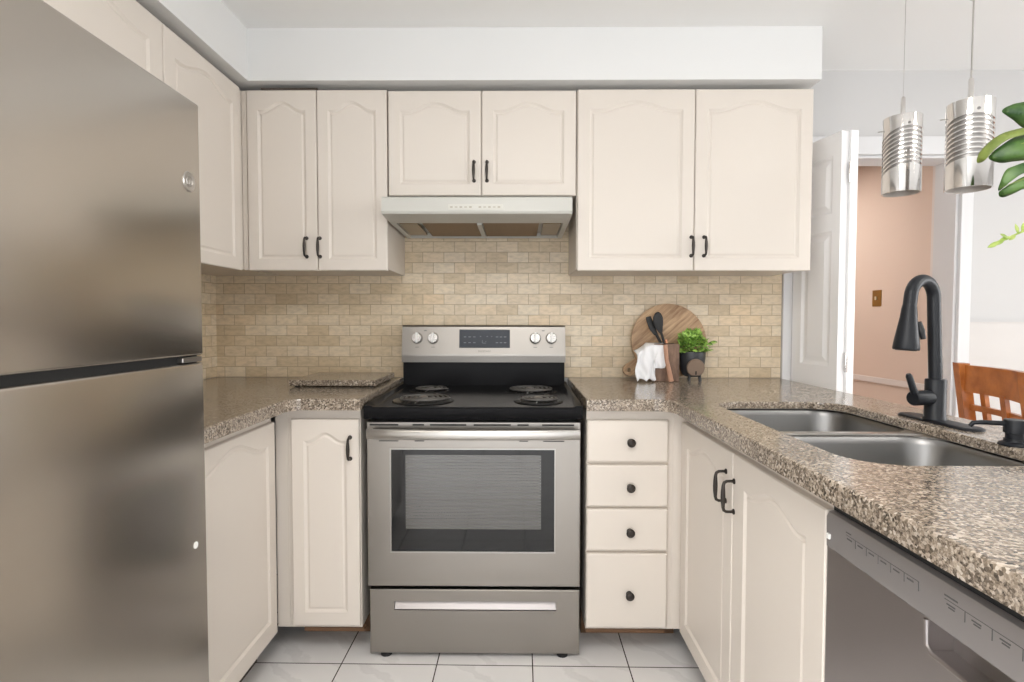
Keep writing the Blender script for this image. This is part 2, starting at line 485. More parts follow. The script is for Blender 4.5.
obj('window_pane', bbox(XL - 0.066, XL - 0.06, LY0 + 0.04, LY1 - 0.04, LZ0 + 0.04, LZ1 - 0.04), MAT['glass'], w3)
# rear wall with the patio door opening, right wall with the dining window opening
PX0, PX1, PZ = -1.2, 2.8, 2.08
bm = bm_new()
box(bm, -1.6, PX0, YB - 0.12, YB, 0, ZC); box(bm, PX1, XR + 0.15, YB - 0.12, YB, 0, ZC); box(bm, PX0, PX1, YB - 0.12, YB, PZ, ZC)
struct('wall_rear', bm, MAT['wall'])
WY0, WY1, WZ0, WZ1 = -3.4, -0.75, 0.80, 2.18
bm = bm_new()
box(bm, XR, XR + 0.12, -4.8, WY0, 0, ZC); box(bm, XR, XR + 0.12, WY1, 0.13, 0, ZC)
box(bm, XR, XR + 0.12, WY0, WY1, 0, WZ0); box(bm, XR, XR + 0.12, WY0, WY1, WZ1, ZC)
struct('wall_right', bm, MAT['wall'])

# patio door behind the camera with horizontal blinds
w1 = thing('window_1', None, None); del w1['label']; del w1['category']; w1['kind'] = 'structure'
bm = bm_new()
for x0, x1 in ((PX0, PX0 + 0.07), ((PX0 + PX1) / 2 - 0.05, (PX0 + PX1) / 2 + 0.05), (PX1 - 0.07, PX1)):
    box(bm, x0, x1, YB - 0.10, YB + 0.015, 0.0, PZ)
box(bm, PX0 + 0.001, PX1 - 0.001, YB - 0.099, YB + 0.014, PZ - 0.08, PZ - 0.001); box(bm, PX0 + 0.001, PX1 - 0.001, YB - 0.099, YB + 0.014, 0.001, 0.09)
obj('window_frame', bm, MAT['white'], w1)
obj('window_pane', bbox(PX0 + 0.05, PX1 - 0.05, YB - 0.075, YB - 0.069, 0.05, PZ - 0.05), MAT['glass'], w1)
bm = bm_new()
z = PZ - 0.12
while z > 1.62:
    bm2 = bm_new(); box(bm2, PX0 + 0.08, PX1 - 0.08, -0.02, 0.02, -0.0012, 0.0012)
    bm2.transform(T(0, YB + 0.05, z) @ RX(math.radians(38)))
    me = bpy.data.meshes.new('s'); bm2.to_mesh(me); bm2.free(); bm.from_mesh(me); bpy.data.meshes.remove(me)
    z -= 0.042
obj('blind_slats', bm, MAT['blind'], w1)
obj('head_rail', bbox(PX0 + 0.06, PX1 - 0.06, YB + 0.016, YB + 0.075, PZ - 0.09, PZ - 0.03), MAT['blind'], w1)
w2 = thing('window_2', None, None); del w2['label']; del w2['category']; w2['kind'] = 'structure'
bm = bm_new()
for y0, y1 in ((WY0, WY0 + 0.06), ((WY0 + WY1) / 2 - 0.03, (WY0 + WY1) / 2 + 0.03), (WY1 - 0.06, WY1)):
    box(bm, XR - 0.015, XR + 0.10, y0, y1, WZ0, WZ1)
box(bm, XR - 0.014, XR + 0.099, WY0 + 0.001, WY1 - 0.001, WZ0 + 0.001, WZ0 + 0.06); box(bm, XR - 0.014, XR + 0.099, WY0 + 0.001, WY1 - 0.001, WZ1 - 0.06, WZ1 - 0.001)
obj('window_frame', bm, MAT['white'], w2)
obj('window_pane', bbox(XR + 0.06, XR + 0.066, WY0 + 0.04, WY1 - 0.04, WZ0 + 0.04, WZ1 - 0.04), MAT['glass'], w2)

# boxed soffit above the wall cabinets, an L along the left and back walls
SZ = 2.137
bm = poly_plate([(XL, YW), (1.192, YW), (1.192, -0.375), (-1.063, -0.375), (-1.063, -3.2), (XL, -3.2)], SZ, ZC)
struct('soffit', bm, MAT['soffit'])
# stone tile above the worktops
bm = bm_new()
box(bm, XL, 1.231, 0.0, YW, CT, 1.42)
box(bm, -0.525, 0.245, 0.0, YW, 1.42, 1.70)
struct('backsplash', bm, MAT['tile'])
struct('backsplash_left', bbox(XL, XL + 0.008, -1.345, 0.0, CT, 1.42), MAT['tile_side'])
# doorway casing
bm = bm_new()
box(bm, 1.233, OX0, -0.012, YW, 0, 2.036, 0.003); box(bm, OX1, 2.095, -0.012, YW, 0, 2.036, 0.003); box(bm, OX0, OX1, -0.012, YW, OZ, 2.036, 0.003)
box(bm, OX0, OX0 + 0.012, YW, 0.14, 0, OZ - 0.0005); box(bm, OX1 - 0.012, OX1, YW, 0.14, 0, OZ - 0.0005); box(bm, OX0, OX1, YW, 0.14, OZ - 0.012, OZ - 0.0006)
struct('trim_1', bm, MAT['casing'])
# the dining wall below the ledge
struct('trim_2', bbox(2.095, XR, -0.006, YW, 0.0, 1.188), MAT['wainscot'])
bm = bm_new(); box(bm, 2.095, XR, -0.010, YW, 1.188, 1.194)
struct('trim_3', bm, MAT['wall'])
struct('baseboard_dining', bbox(2.095, XR, -0.02, -0.006, 0.0, 0.10, 0.003), MAT['white'])
# hallway behind the doorway
struct('wall_hall_left', bbox(0.9, 1.0, 0.13, 3.3, 0, ZC), MAT['pink'])
bm = bm_new()
bm2 = bbox(0, 0.1, 0, 2.6, 0, ZC); bm2.transform(T(2.55, 0.86, 0) @ RZ(0.06)); me = bpy.data.meshes.new('s'); bm2.to_mesh(me); bm2.free(); bm.from_mesh(me)
struct('wall_hall_right', bm, MAT['pink'])
struct('wall_hall_near', bbox(2.55, 3.5, 0.74, 0.86, 0, ZC), MAT['pale_pink'])
struct('wall_hall_end', bbox(0.9, 3.5, 3.2, 3.3, 0, ZC), MAT['pink'])
struct('wall_hall_side', bbox(3.42, 3.5, 0.13, 0.74, 0, ZC), MAT['pale_pink'])
bm = bbox(-0.012, 0, 0, 2.6, 0.76, 0.80, 0.004); bm.transform(T(2.55, 0.86, 0) @ RZ(0.06))
struct('trim_4', bm, MAT['pale_pink'])

# folded white panel door beside the doorway: two leaves lying against each other
def door_leaf(P0, P1, thick, z0, z1, panels, mat, parent, name):
    """P0 -> P1 plan line of the visible face; thickness goes to the right of it"""
    P0 = Vector((P0[0], P0[1], 0)); P1 = Vector((P1[0], P1[1], 0))
    L = (P1 - P0).length; d = (P1 - P0).normalized(); n = Vector((d.y, -d.x, 0))     # n: away from the visible face? set below
    n = Vector((-d.y, d.x, 0)) if Vector((-d.y, d.x, 0)).x < 0 else n                # n points to the visible (-x) side
    bm = bm_new()
    def P(u, w, z): return P0 + d * u + n * w + Vector((0, 0, z))
    # back and sides
    q = [(0, z0), (L, z0), (L, z1), (0, z1)]
    f = [bm.verts.new(P(u, 0, z)) for u, z in q]; k = [bm.verts.new(P(u, -thick, z)) for u, z in q]
    for i in range(4): bm.faces.new((f[i], f[(i + 1) % 4], k[(i + 1) % 4], k[i]))
    bm.faces.new(k[::-1])
    edges = [bm.edges.get((f[i], f[(i + 1) % 4])) for i in range(4)]
    for (a, b_, c, e) in panels:
        rings = []
        for off, w in ((0, 0), (0.012, -0.007), (0.020, -0.007), (0.040, -0.001)):
            rings.append([bm.verts.new(P(u, w, z)) for u, z in ((a + off, c + off), (b_ - off, c + off), (b_ - off, e - off), (a + off, e - off))])
        for i in range(4): edges.append(bm.edges.new((rings[0][i], rings[0][(i + 1) % 4])))
        for r1, r2 in zip(rings, rings[1:]):
            for i in range(4): bm.faces.new((r1[i], r1[(i + 1) % 4], r2[(i + 1) % 4], r2[i]))
        bm.faces.new(rings[-1])
    bmesh.ops.triangle_fill(bm, use_beauty=True, edges=edges)
    return obj(name, bm, mat, parent)
dr = thing('door_1', None, None); del dr['label']; del dr['category']; dr['kind'] = 'structure'
pan = [(0.055, 0.225, 1.64, 1.88), (0.055, 0.225, 1.0, 1.57), (0.055, 0.225, 0.18, 0.86)]
door_leaf((1.271, -0.022), (1.328, -0.285), 0.033, 0.012, 1.97, pan, MAT['white'], dr, 'door_leaf')
door_leaf((1.317, -0.016), (1.364, -0.290), 0.033, 0.012, 1.97, pan, MAT['white'], dr, 'door_leaf')
for z in (0.28, 1.02, 1.80):
    bm = bm_new(); tube(bm, [(1.3615, -0.290, z - 0.04), (1.3615, -0.290, z + 0.04)], 0.006, 10)
    obj('hinge', bm, MAT['chrome'], dr, True)

# brass switch plate on the hallway wall
sw = thing('light_switch', 'small brass switch plate on the pink hallway wall', 'light switch', (2.52, 1.31, 1.35))
def hallp(u, w, z): return T(2.55, 0.86, 0) @ RZ(0.06) @ Vector((-w, u, z))
bm = bbox(-0.006, 0, 0.41, 0.495, 1.295, 1.408, 0.002); bm.transform(T(2.55, 0.86, 0) @ RZ(0.06)); obj('switch_plate', bm, MAT['brass'], sw)
bm = bbox(-0.016, -0.006, 0.445, 0.460, 1.340, 1.364, 0.002); bm.transform(T(2.55, 0.86, 0) @ RZ(0.06)); obj('toggle', bm, plain('ivory_toggle', (0.72, 0.62, 0.42), 0.4), sw)

# ------------------------------------------------------------------ cabinet makers
def face_map(kind, plane):
    """maps (u across, w outward, z) of a cabinet front to the room"""
    if kind == 'back': return lambda u, w, z: Vector((u, plane - w, z))
    if kind == 'left': return lambda u, w, z: Vector((plane + w, u, z))
    return lambda u, w, z: Vector((plane - w, u, z))          # 'right' wing faces -x

def arch_outline(u0, u1, z0, zs, zp, n=28):
    pts = [(u0, z0), (u1, z0), (u1, zs)]
    fl = 0.10
    for k in range(1, n):
        t = 1 - k / n
        s = max(0.0, min(1.0, (min(t, 1 - t) - fl) / (0.5 - fl)))
        pts.append((u0 + (u1 - u0) * t, zs + (zp - zs) * (0.5 - 0.5 * math.cos(PI * s)) ** 0.85))
    pts.append((u0, zs))
    return pts

def offset(pts, d):
    n = len(pts); out = []
    for i in range(n):
        a, b_, c = Vector(pts[i - 1]), Vector(pts[i]), Vector(pts[(i + 1) % n])
        e1 = (b_ - a).normalized(); e2 = (c - b_).normalized()
        n1 = Vector((-e1.y, e1.x)); n2 = Vector((-e2.y, e2.x))
        m_ = (n1 + n2).normalized()
        out.append(tuple(b_ + m_ * (d / max(0.5, m_.dot(n1)))))
    return out

TD = 0.019
def door_panel(fm, u0, u1, z0, z1, mat, parent, stile=0.043, bot=0.046, sh=0.079, pk=0.045, name='door'):
    """cathedral-arched cabinet door"""
    bm = bm_new()
    r = 0.003
    def ring(pts, w): return [bm.verts.new(fm(u, w, z)) for u, z in pts]
    rect = [(u0, z0), (u1, z0), (u1, z1), (u0, z1)]
    rin = [(u0 + r, z0 + r), (u1 - r, z0 + r), (u1 - r, z1 - r), (u0 + r, z1 - r)]
    A = ring(rect, 0); B = ring(rect, TD - r); Cc = ring(rin, TD)
    bm.faces.new(A[::-1])
    for P_, Q_ in ((A, B), (B, Cc)):
        for i in range(4): bm.faces.new((P_[i], P_[(i + 1) % 4], Q_[(i + 1) % 4], Q_[i]))
    out = arch_outline(u0 + stile, u1 - stile, z0 + bot, z1 - sh, z1 - pk)
    rings = [ring(out, TD), ring(offset(out, 0.0012), TD - 0.0012), ring(offset(out, 0.0085), TD - 0.0058), ring(offset(out, 0.0115), TD - 0.0060), ring(offset(out, 0.0175), TD - 0.0032)]
    for P_, Q_ in zip(rings, rings[1:]):
        k = len(P_)
        for i in range(k): bm.faces.new((P_[i], P_[(i + 1) % k], Q_[(i + 1) % k], Q_[i]))
    bm.faces.new(rings[-1])
    ed = [bm.edges.get((Cc[i], Cc[(i + 1) % 4])) for i in range(4)]
    k = len(rings[0])
    ed += [bm.edges.get((rings[0][i], rings[0][(i + 1) % k])) for i in range(k)]
    bmesh.ops.triangle_fill(bm, use_beauty=True, edges=ed)
    return obj(name, bm, mat, parent)

def slab_front(fm, u0, u1, z0, z1, mat, parent, name='drawer'):
    bm = bm_new(); r = 0.006
    rings = []
    for ins, w in ((0, 0), (0, TD - r), (r * 0.35, TD - r * 0.35), (r, TD)):
        rings.append([bm.verts.new(fm(u, w, z)) for u, z in ((u0 + ins, z0 + ins), (u1 - ins, z0 + ins), (u1 - ins, z1 - ins), (u0 + ins, z1 - ins))])
    bm.faces.new(rings[0][::-1])
    for P_, Q_ in zip(rings, rings[1:]):
        for i in range(4): bm.faces.new((P_[i], P_[(i + 1) % 4], Q_[(i + 1) % 4], Q_[i]))
    bm.faces.new(rings[-1])
    return obj(name, bm, mat, parent)

def pull(fm, u, zc, w0, parent, h=0.074, flip=False):
    """dark bow-shaped pull with round feet"""
    bm = bm_new()
    pts = []; rad = []
    for zz, wv, rr in ((-0.5, 0.0, .0042), (-0.505, 0.010, .0038), (-0.50, 0.020, .0038), (-0.455, 0.0265, .0042), (-0.36, 0.0285, .0044), (-0.18, 0.029, .0058), (0, 0.029, .0063)):
        pts.append((zz, wv, rr))
    pts = pts + [(-z_, w_, r_) for z_, w_, r_ in pts[-2::-1]]
    rad = [r_ for *_, r_ in pts]
    pts = [fm(u, w0 + w_, zc + z_ * h) for z_, w_, _ in pts]
    tube(bm, pts, rad, 10)
    for s in (-1, 1):
        p0 = fm(u, w0, zc + s * h / 2); p1 = fm(u, w0 + 0.004, zc + s * h / 2)
        tube(bm, [p0, p0.lerp(p1, 0.6), p1], [0.0075, 0.0075, 0.005], 12)
        q0 = fm(u, w0 + 0.024, zc + s * h / 2 * 0.86)
    return obj('handle', bm, MAT['bronze'], parent, True)

def knob(fm, u, z, w0, parent):
    bm = bm_new()
    p = fm(u, w0, z); d = (fm(u, w0 + 1, z) - p).normalized()
    mat = Matrix.Translation(p) @ d.to_track_quat('Z', 'Y').to_matrix().to_4x4()
    lathe(bm, [(0.0105, 0), (0.0105, 0.002), (0.006, 0.004), (0.0055, 0.010), (0.010, 0.014), (0.0145, 0.018), (0.0150, 0.022), (0.0125, 0.026), (0.0085, 0.0275), (0.007, 0.0265), (0, 0.0285)], 20, mat)
    return obj('knob', bm, MAT['bronze'], parent, True)

CAB = MAT['cab']
YU, ZU0, ZU1 = -0.328, 1.393, 2.112          # wall cabinet box front, bottom and top

# ---- wall cabinet on the back wall, left of the hood
FB = face_map('back', YU)
t = thing('wall_cabinet', 'cream two-door wall cabinet between the inside corner and the range hood', 'cabinet', (-0.81, 0, ZU0), 'cream wall cabinets')
bm = bm_new(); box(bm, -1.088, -0.522, YU, -0.001, ZU0 + 0.006, ZU1); obj('body', bm, CAB, t)
obj('filler_strip', bbox(-1.107, -1.0885, YU - 0.012, YU + 0.02, ZU0 + 0.003, ZU1), CAB, t)
for u0, u1, hu in ((-1.084, -0.8045, -0.8475), (-0.8015, -0.5215, -0.794)):
    d = door_panel(FB, u0, u1, ZU0, ZU1, CAB, t)
    pull(FB, hu, 1.4855, TD, d)
bm = bm_new(); box(bm, -1.025, -0.80, YU - 0.017, YU - 0.005, ZU1 + 0.0006, ZU1 + 0.009); obj('top_gap_strip', bm, MAT['kick'], t)  # dark strip standing in for the shade in the gap above the doors
# ---- over the hood
t = thing('wall_cabinet', 'short cream two-door cabinet directly above the range hood', 'cabinet', (-0.14, 0, 1.693), 'cream wall cabinets')
obj('body', bbox(-0.5195, 0.2385, YU, -0.001, 1.697, ZU1 - 0.004), CAB, t)
for u0, u1, hu in ((-0.515, -0.1435, -0.172), (-0.1405, 0.235, -0.120)):
    d = door_panel(FB, u0, u1, 1.693, 2.108, CAB, t, stile=0.046, bot=0.046)
    pull(FB, hu, 1.7885, TD, d)
# ---- right of the hood
t = thing('wall_cabinet', 'wide cream two-door wall cabinet above the potted herb, by the white folding door', 'cabinet', (0.71, 0, ZU0), 'cream wall cabinets')
obj('body', bbox(0.2405, 1.176, YU, -0.001, ZU0 + 0.006, ZU1), CAB, t)
for u0, u1, hu in ((0.243, 0.7095, 0.6995), (0.7125, 1.178, 0.7505)):
    d = door_panel(FB, u0, u1, ZU0, ZU1, CAB, t, stile=0.048, bot=0.05)
    pull(FB, hu, 1.4895, TD, d)
# ---- left wall
XUL = -1.109
FL = face_map('left', XUL)
t = thing('wall_cabinet', 'cream single-door wall cabinet on the side wall, just past the refrigerator', 'cabinet', (XL, -0.6, ZU0), 'cream wall cabinets')
obj('body', bbox(XL + 0.009, XUL, -0.856, -0.001, ZU0 + 0.006, ZU1), CAB, t)
door_panel(FL, -0.855, -0.386, ZU0 - 0.004, ZU1 - 0.006, CAB, t, stile=0.055)
t = thing('wall_cabinet', 'cream cabinet above the stainless refrigerator, its lower part hidden', 'cabinet', (XL, -1.3, 1.72), 'cream wall cabinets')
obj('body', bbox(XL + 0.001, XUL, -2.05, -0.858, 1.726, ZU1), CAB, t)
door_panel(FL, -1.450, -0.860, 1.72, ZU1 - 0.006, CAB, t, stile=0.062)
door_panel(FL, -2.045, -1.454, 1.72, ZU1 - 0.006, CAB, t, stile=0.062)

# ------------------------------------------------------------------ base cabinets
YBF = -0.666                                  # base box front on the back run
CZ = 0.884                                    # top of the base boxes
FBb = face_map('back', YBF)
t = thing('base_cabinet', 'narrow cream one-door base cabinet beside the range', 'cabinet', (-0.66, -0.3, 0), 'cream base cabinets')
obj('body', bbox(-0.80, -0.546, YBF, -0.01, 0.105, CZ), CAB, t)
obj('filler_strip', bbox(-0.845, -0.801, YBF, YBF + 0.03, 0.105, CZ), CAB, t)
obj('plinth', bbox(-0.80, -0.54, -0.512, -0.494, 0.0, 0.1035), MAT['under'], t)
obj('bottom_edge', bbox(-0.75, -0.537, YBF - 0.004, YBF + 0.02, 0.092, 0.1045), MAT['under'], t)
d = door_panel(FBb, -0.784, -0.548, 0.119, 0.8485, CAB, t, bot=0.048, sh=0.075, pk=0.046)
pull(FBb, -0.577, 0.749, TD, d)
# left wing
XLF = -0.846
FLb = face_map('left', XLF)
t = thing('base_cabinet', 'cream base cabinet with an arched door, between the refrigerator and the corner', 'cabinet', (-1.1, -1.0, 0), 'cream base cabinets')
obj('body', bbox(XL + 0.01, XLF, -1.335, -0.70, 0.105, CZ), CAB, t)
obj('plinth', bbox(XL + 0.01, XLF - 0.06, -1.335, -0.70, 0.0, 0.1035), MAT['kick'], t)
door_panel(FLb, -1.25, -0.711, 0.11, 0.845, CAB, t, stile=0.05, bot=0.06, sh=0.072, pk=0.024)
# drawers
t = thing('drawer_cabinet', 'cream base cabinet with a stack of four plain drawers', 'cabinet', (0.39, -0.3, 0), 'cream base cabinets')
obj('body', bbox(0.2435, 0.545, YBF, -0.01, 0.105, CZ), CAB, t)
obj('filler_strip', bbox(0.5455, 0.586, YBF, YBF + 0.03, 0.105, CZ), CAB, t)
obj('plinth', bbox(0.246, 0.60, -0.512, -0.494, 0.0, 0.1035), MAT['under'], t)
obj('bottom_edge', bbox(0.244, 0.52, YBF - 0.004, YBF + 0.02, 0.092, 0.1045), MAT['under'], t)
for z0, z1, kz in ((0.7015, 0.8475, 0.773), (0.5455, 0.692, 0.616), (0.3905, 0.538, 0.460), (0.1155, 0.381, 0.239)):
    d = slab_front(FBb, 0.2435, 0.526, z0, z1, CAB, t)
    knob(FBb, 0.393, kz, TD, d)
# sink base on the peninsula (panels, because the bowls hang inside)
XRF = 0.5865
FR = face_map('right', XRF)
t = thing('sink_cabinet', 'cream two-door base cabinet under the sink, facing the range side', 'cabinet', (0.85, -1.13, 0), 'cream base cabinets')
bm = bm_new()
box(bm, XRF, XRF + 0.018, -1.577, -0.6672, 0.845, CZ)                 # top rail
box(bm, XRF, XRF + 0.018, -0.700, -0.6672, 0.105, 0.8449); box(bm, XRF, XRF + 0.018, -1.577, -1.56, 0.105, 0.8449)
box(bm, XRF + 0.0315, 1.145, -1.594, -1.578, 0.105, CZ); box(bm, XRF + 0.018, 1.145, -0.683, -0.6672, 0.105, CZ)
box(bm, XRF + 0.018, 1.145, -1.577, -0.684, 0.105, 0.123)
obj('body', bm, CAB, t)
obj('plinth', bbox(XRF + 0.06, XRF + 0.08, -1.577, -0.515, 0.0, 0.1035), MAT['kick'], t)
d = door_panel(FR, -1.1405, -0.693, 0.11, 0.845, CAB, t, stile=0.058, bot=0.055, sh=0.078, pk=0.046)
pull(FR, -1.096, 0.744, TD, d, h=0.08)
d = door_panel(FR, -1.5755, -1.1435, 0.11, 0.845, CAB, t, stile=0.068, bot=0.055, sh=0.078, pk=0.046)
pull(FR, -1.152, 0.733, TD, d, h=0.08)
bm = bbox(1.146, 1.165, -2.38, -0.01, 0.0, CZ)
box(bm, 0.60, 1.1459, -2.30, -2.282, 0.0, CZ)
tag(obj('peninsula_panel', bm, CAB), 'cream panel closing the dining side and end of the peninsula under the worktop', 'cabinet panel')

# ------------------------------------------------------------------ worktops
def arc(cx, cy_, r, a0, a1, n=6):
    return [(cx + r * math.cos(a0 + (a1 - a0) * k / n), cy_ + r * math.sin(a0 + (a1 - a0) * k / n)) for k in range(n + 1)]
def worktop(name, outer, holes, label, low=()):
    bm = poly_plate(outer, CT - 0.022, CT, holes)
    es = [e for e in bm.edges if len(e.link_faces) == 2 and e.calc_face_angle(0) > 1.0 and abs(e.verts[0].co.z - e.verts[1].co.z) < 1e-6 and e.verts[0].co.z > CT - 0.001]
    bmesh.ops.recalc_face_normals(bm, faces=bm.faces[:])
    bmesh.ops.bevel(bm, geom=es, offset=0.005, segments=2, profile=0.5, affect='EDGES')
    b2 = poly_plate(outer, CT - 0.04, CT - 0.022, low)           # built-up edge and underlay
    me = bpy.data.meshes.new('s'); b2.to_mesh(me); b2.free(); bm.from_mesh(me); bpy.data.meshes.remove(me)
    return tag(obj(name, bm, MAT['granite']), label, 'countertop', 'granite worktops')
outer = [(XL + 0.009, -0.001), (XL + 0.009, -1.346), (-0.771, -1.346)] + arc(-0.721, -0.769, 0.05, PI, PI / 2) + [(-0.533, -0.719), (-0.533, -0.001)]
worktop('worktop', outer, [], 'speckled brown granite worktop in the corner between the refrigerator and the range')
hole = rrect(0.638, 1.042, -1.565, -0.768, 0.095, 8)
outer = [(0.238, -0.001), (0.238, -0.719), (0.465, -0.719)] + arc(0.465, -0.779, 0.06, PI / 2, 0) + [(0.525, -2.40), (1.228, -2.40), (1.228, -0.001)]
worktop('worktop', outer, [hole], 'long speckled granite peninsula worktop with the sink cut into it', [[(0.602, -1.602), (1.078, -1.602), (1.078, -0.730), (0.602, -0.730)]])

# raised granite board lying on the left worktop
bm = bm_new()
gz0, gz1 = CT + 0.006, CT + 0.030
pts = [(-0.905, -0.405), (-0.560, -0.405), (-0.560, -0.065), (-0.905, -0.065)]
bm = poly_plate(pts, gz0, gz1)
es = [e for e in bm.edges if len(e.link_faces) == 2 and e.calc_face_angle(0) > 1.0]
bmesh.ops.bevel(bm, geom=es, offset=0.004, segments=2, profile=0.5, affect='EDGES')
t = thing('granite_board', 'speckled granite cutting slab lying on the worktop beside the range', 'cutting board', (-0.62, -0.33, CT))
obj('slab', bm, MAT['granite'], t)
for x in (-0.88, -0.585):
    for y in (-0.38, -0.09):
        bm = bm_new(); lathe(bm, [(0.011, 0), (0.011, 0.004), (0.009, 0.0058)], 16, T(x, y, CT)); obj('rubber_foot', bm, MAT['blackmat'], t, True)

# ------------------------------------------------------------------ sink
t = thing('sink', 'stainless double-bowl sink set under the granite worktop', 'sink', (0.84, -1.165, 0.7))
def bowl(bm, x0, x1, y0, y1, ztop, zbot, r):
    prof = [(0.0, ztop, r), (0.004, ztop - 0.004, r), (0.008, ztop - 0.02, r), (0.020, zbot + 0.035, r), (0.030, zbot + 0.012, r), (0.052, zbot, r * 0.8)]
    rings = []
    for ins, z, rr in prof:
        rings.append([bm.verts.new((x, y, z)) for x, y in rrect(x0 + ins, x1 - ins, y0 + ins, y1 - ins, max(0.03, rr - ins * 0.3), 8)])
    for a, b_ in zip(rings, rings[1:]):
        k = len(a)
        for i in range(k): bm.faces.new((a[i], a[(i + 1) % k], b_[(i + 1) % k], b_[i]))
    # bottom with drain hole edge
    cx, cy_ = (x0 + x1) / 2, (y0 + y1) / 2
    k = len(rings[-1])
    dr_ = [bm.verts.new((cx + 0.045 * math.cos(math.atan2(v.co.y - cy_, v.co.x - cx)), cy_ + 0.045 * math.sin(math.atan2(v.co.y - cy_, v.co.x - cx)), zbot - 0.004)) for v in rings[-1]]
    for i in range(k): bm.faces.new((rings[-1][i], rings[-1][(i + 1) % k], dr_[(i + 1) % k], dr_[i]))
    return rings[0], (cx, cy_)
bx0, bx1 = 0.630, 1.050
B1 = (bx0, bx1, -1.146, -0.760); B2 = (bx0, bx1, -1.573, -1.182)
for (x0, x1, y0, y1) in (B1, B2):
    bm = bm_new()
    _, (cx, cy_) = bowl(bm, x0, x1, y0, y1, 0.8995, 0.715, 0.085)
    ob = obj('bowl', bm, MAT['sink'], t, 'all', recalc=True)
    md = ob.modifiers.new('thickness', 'SOLIDIFY'); md.thickness = 0.0015; md.offset = 0
    bm = bm_new(); lathe(bm, [(0.046, 0.0), (0.044, 0.002), (0.034, -0.004), (0.030, -0.016), (0.0, -0.016)], 28, T(cx, cy_, 0.711), cap0=False)
    obj('drain', bm, MAT['chrome'], t, True)
bm = poly_plate(rrect(bx0 - 0.022, bx1 + 0.022, -1.576, -0.738, 0.05, 8), 0.8997, 0.9018,
                [rrect(*[v for v in (x0, x1, y0, y1)], 0.085, 8) for (x0, x1, y0, y1) in (B1, B2)])
obj('rim', bm, MAT['steel_bright'], t)
obj('divider', bbox(bx0 + 0.004, bx1 - 0.004, -1.1825, -1.1455, 0.884, 0.9045, 0.007, 3), MAT['steel_bright'], t, True)

# ------------------------------------------------------------------ faucet
FX, FY = 1.104, -1.122
t = thing('faucet', 'tall matte black pull-down faucet with a curved neck behind the sink', 'faucet', (FX, FY, CT))
bm = bm_new()
ol = []
for k in range(33):
    a = PI * k / 32; ol.append((math.cos(a) * 0.029, 0.102 + math.sin(a) * 0.029))
ol += [(-x, -y) for x, y in ol]
rings = []
for ins, z in ((0, 0.0), (0, 0.004), (0.003, 0.0065), (0.006, 0.007)):
    rings.append([bm.verts.new((FX + 0.005 + x * (1 - ins / 0.031), FY - 0.006 + y * (1 - ins / 0.131), CT + z)) for x, y in ol])
for a, b_ in zip(rings, rings[1:]):
    k = len(a)
    for i in range(k): bm.faces.new((a[i], a[(i + 1) % k], b_[(i + 1) % k], b_[i]))
bm.faces.new(rings[0][::-1]); bm.faces.new(rings[-1])
obj('deck_plate', bm, MAT['fauc'], t, True)
bm = bm_new()
lathe(bm, [(0.0265, 0.007), (0.0265, 0.011), (0.0245, 0.014), (0.0240, 0.110), (0.0232, 0.113), (0.0170, 0.114)], 32, T(FX, FY, CT))
obj('body', bm, MAT['fauc'], t, True)
th = math.radians(203)                       # spout swings out over the bowls and a little towards the room
sd = Vector((math.cos(th), math.sin(th), 0))
RAD, ZT = 0.047, 1.249
pts = [Vector((FX - 0.001, FY, CT + 0.112)), Vector((FX - 0.005, FY, 1.12)), Vector((FX - 0.0085, FY, 1.19))]
for k in range(0, 17):
    a = PI * k / 16 * 0.96
    pts.append(Vector((FX - 0.011, FY, ZT)) + sd * (RAD - RAD * math.cos(a)) + Vector((0, 0, RAD * math.sin(a))))
pts.append(pts[-1] + Vector((0, 0, -0.026)) + sd * 0.004)
bm = bm_new(); tube(bm, pts, 0.0152, 20); obj('neck', bm, MAT['fauc'], t, True)
e = pts[-1]; dn = (Vector((0, 0, -1.0)) + sd * 0.09).normalized()
hp = [e - dn * 0.004, e + dn * 0.006, e + dn * 0.03, e + dn * 0.088, e + dn * 0.108, e + dn * 0.112]
bm = bm_new(); tube(bm, hp, [0.0150, 0.0170, 0.0190, 0.0275, 0.0298, 0.0285], 24)
hd = obj('spray_head', bm, MAT['fauc'], t, True)
bm = bm_new(); tube(bm, [e + dn * 0.1115, e + dn * 0.1135], [0.024, 0.023], 24); obj('nozzle', bm, MAT['blackmat'], hd, True)
bt = e + dn * 0.062 - sd * -0.0 
side = (Vector((0.86, -0.35, 0.0))).normalized()
bm = bm_new(); tube(bm, [bt + side * 0.023 + Vector((0, 0, 0.022)), bt + side * 0.029, bt + side * 0.034 - Vector((0, 0, 0.022))], [0.006, 0.008, 0.006], 10)
obj('spray_button', bm, MAT['blackmat'], hd, True)
# side lever
lv = Vector((-0.97, -0.25, 0)).normalized()
c0 = Vector((FX, FY, 0.990))
bm = bm_new(); tube(bm, [c0 + lv * 0.020, c0 + lv * 0.072, c0 + lv * 0.076], [0.0195, 0.0195, 0.017], 24)
c1 = c0 + lv * 0.064
tip = c1 + Vector((-0.026, -0.006, 0.064))
tube(bm, [c1 + Vector((0, 0, 0.006)), c1.lerp(tip, 0.35), c1.lerp(tip, 0.9), tip], [0.0105, 0.0085, 0.0078, 0.005], 14)
obj('lever', bm, MAT['fauc'], t, True)

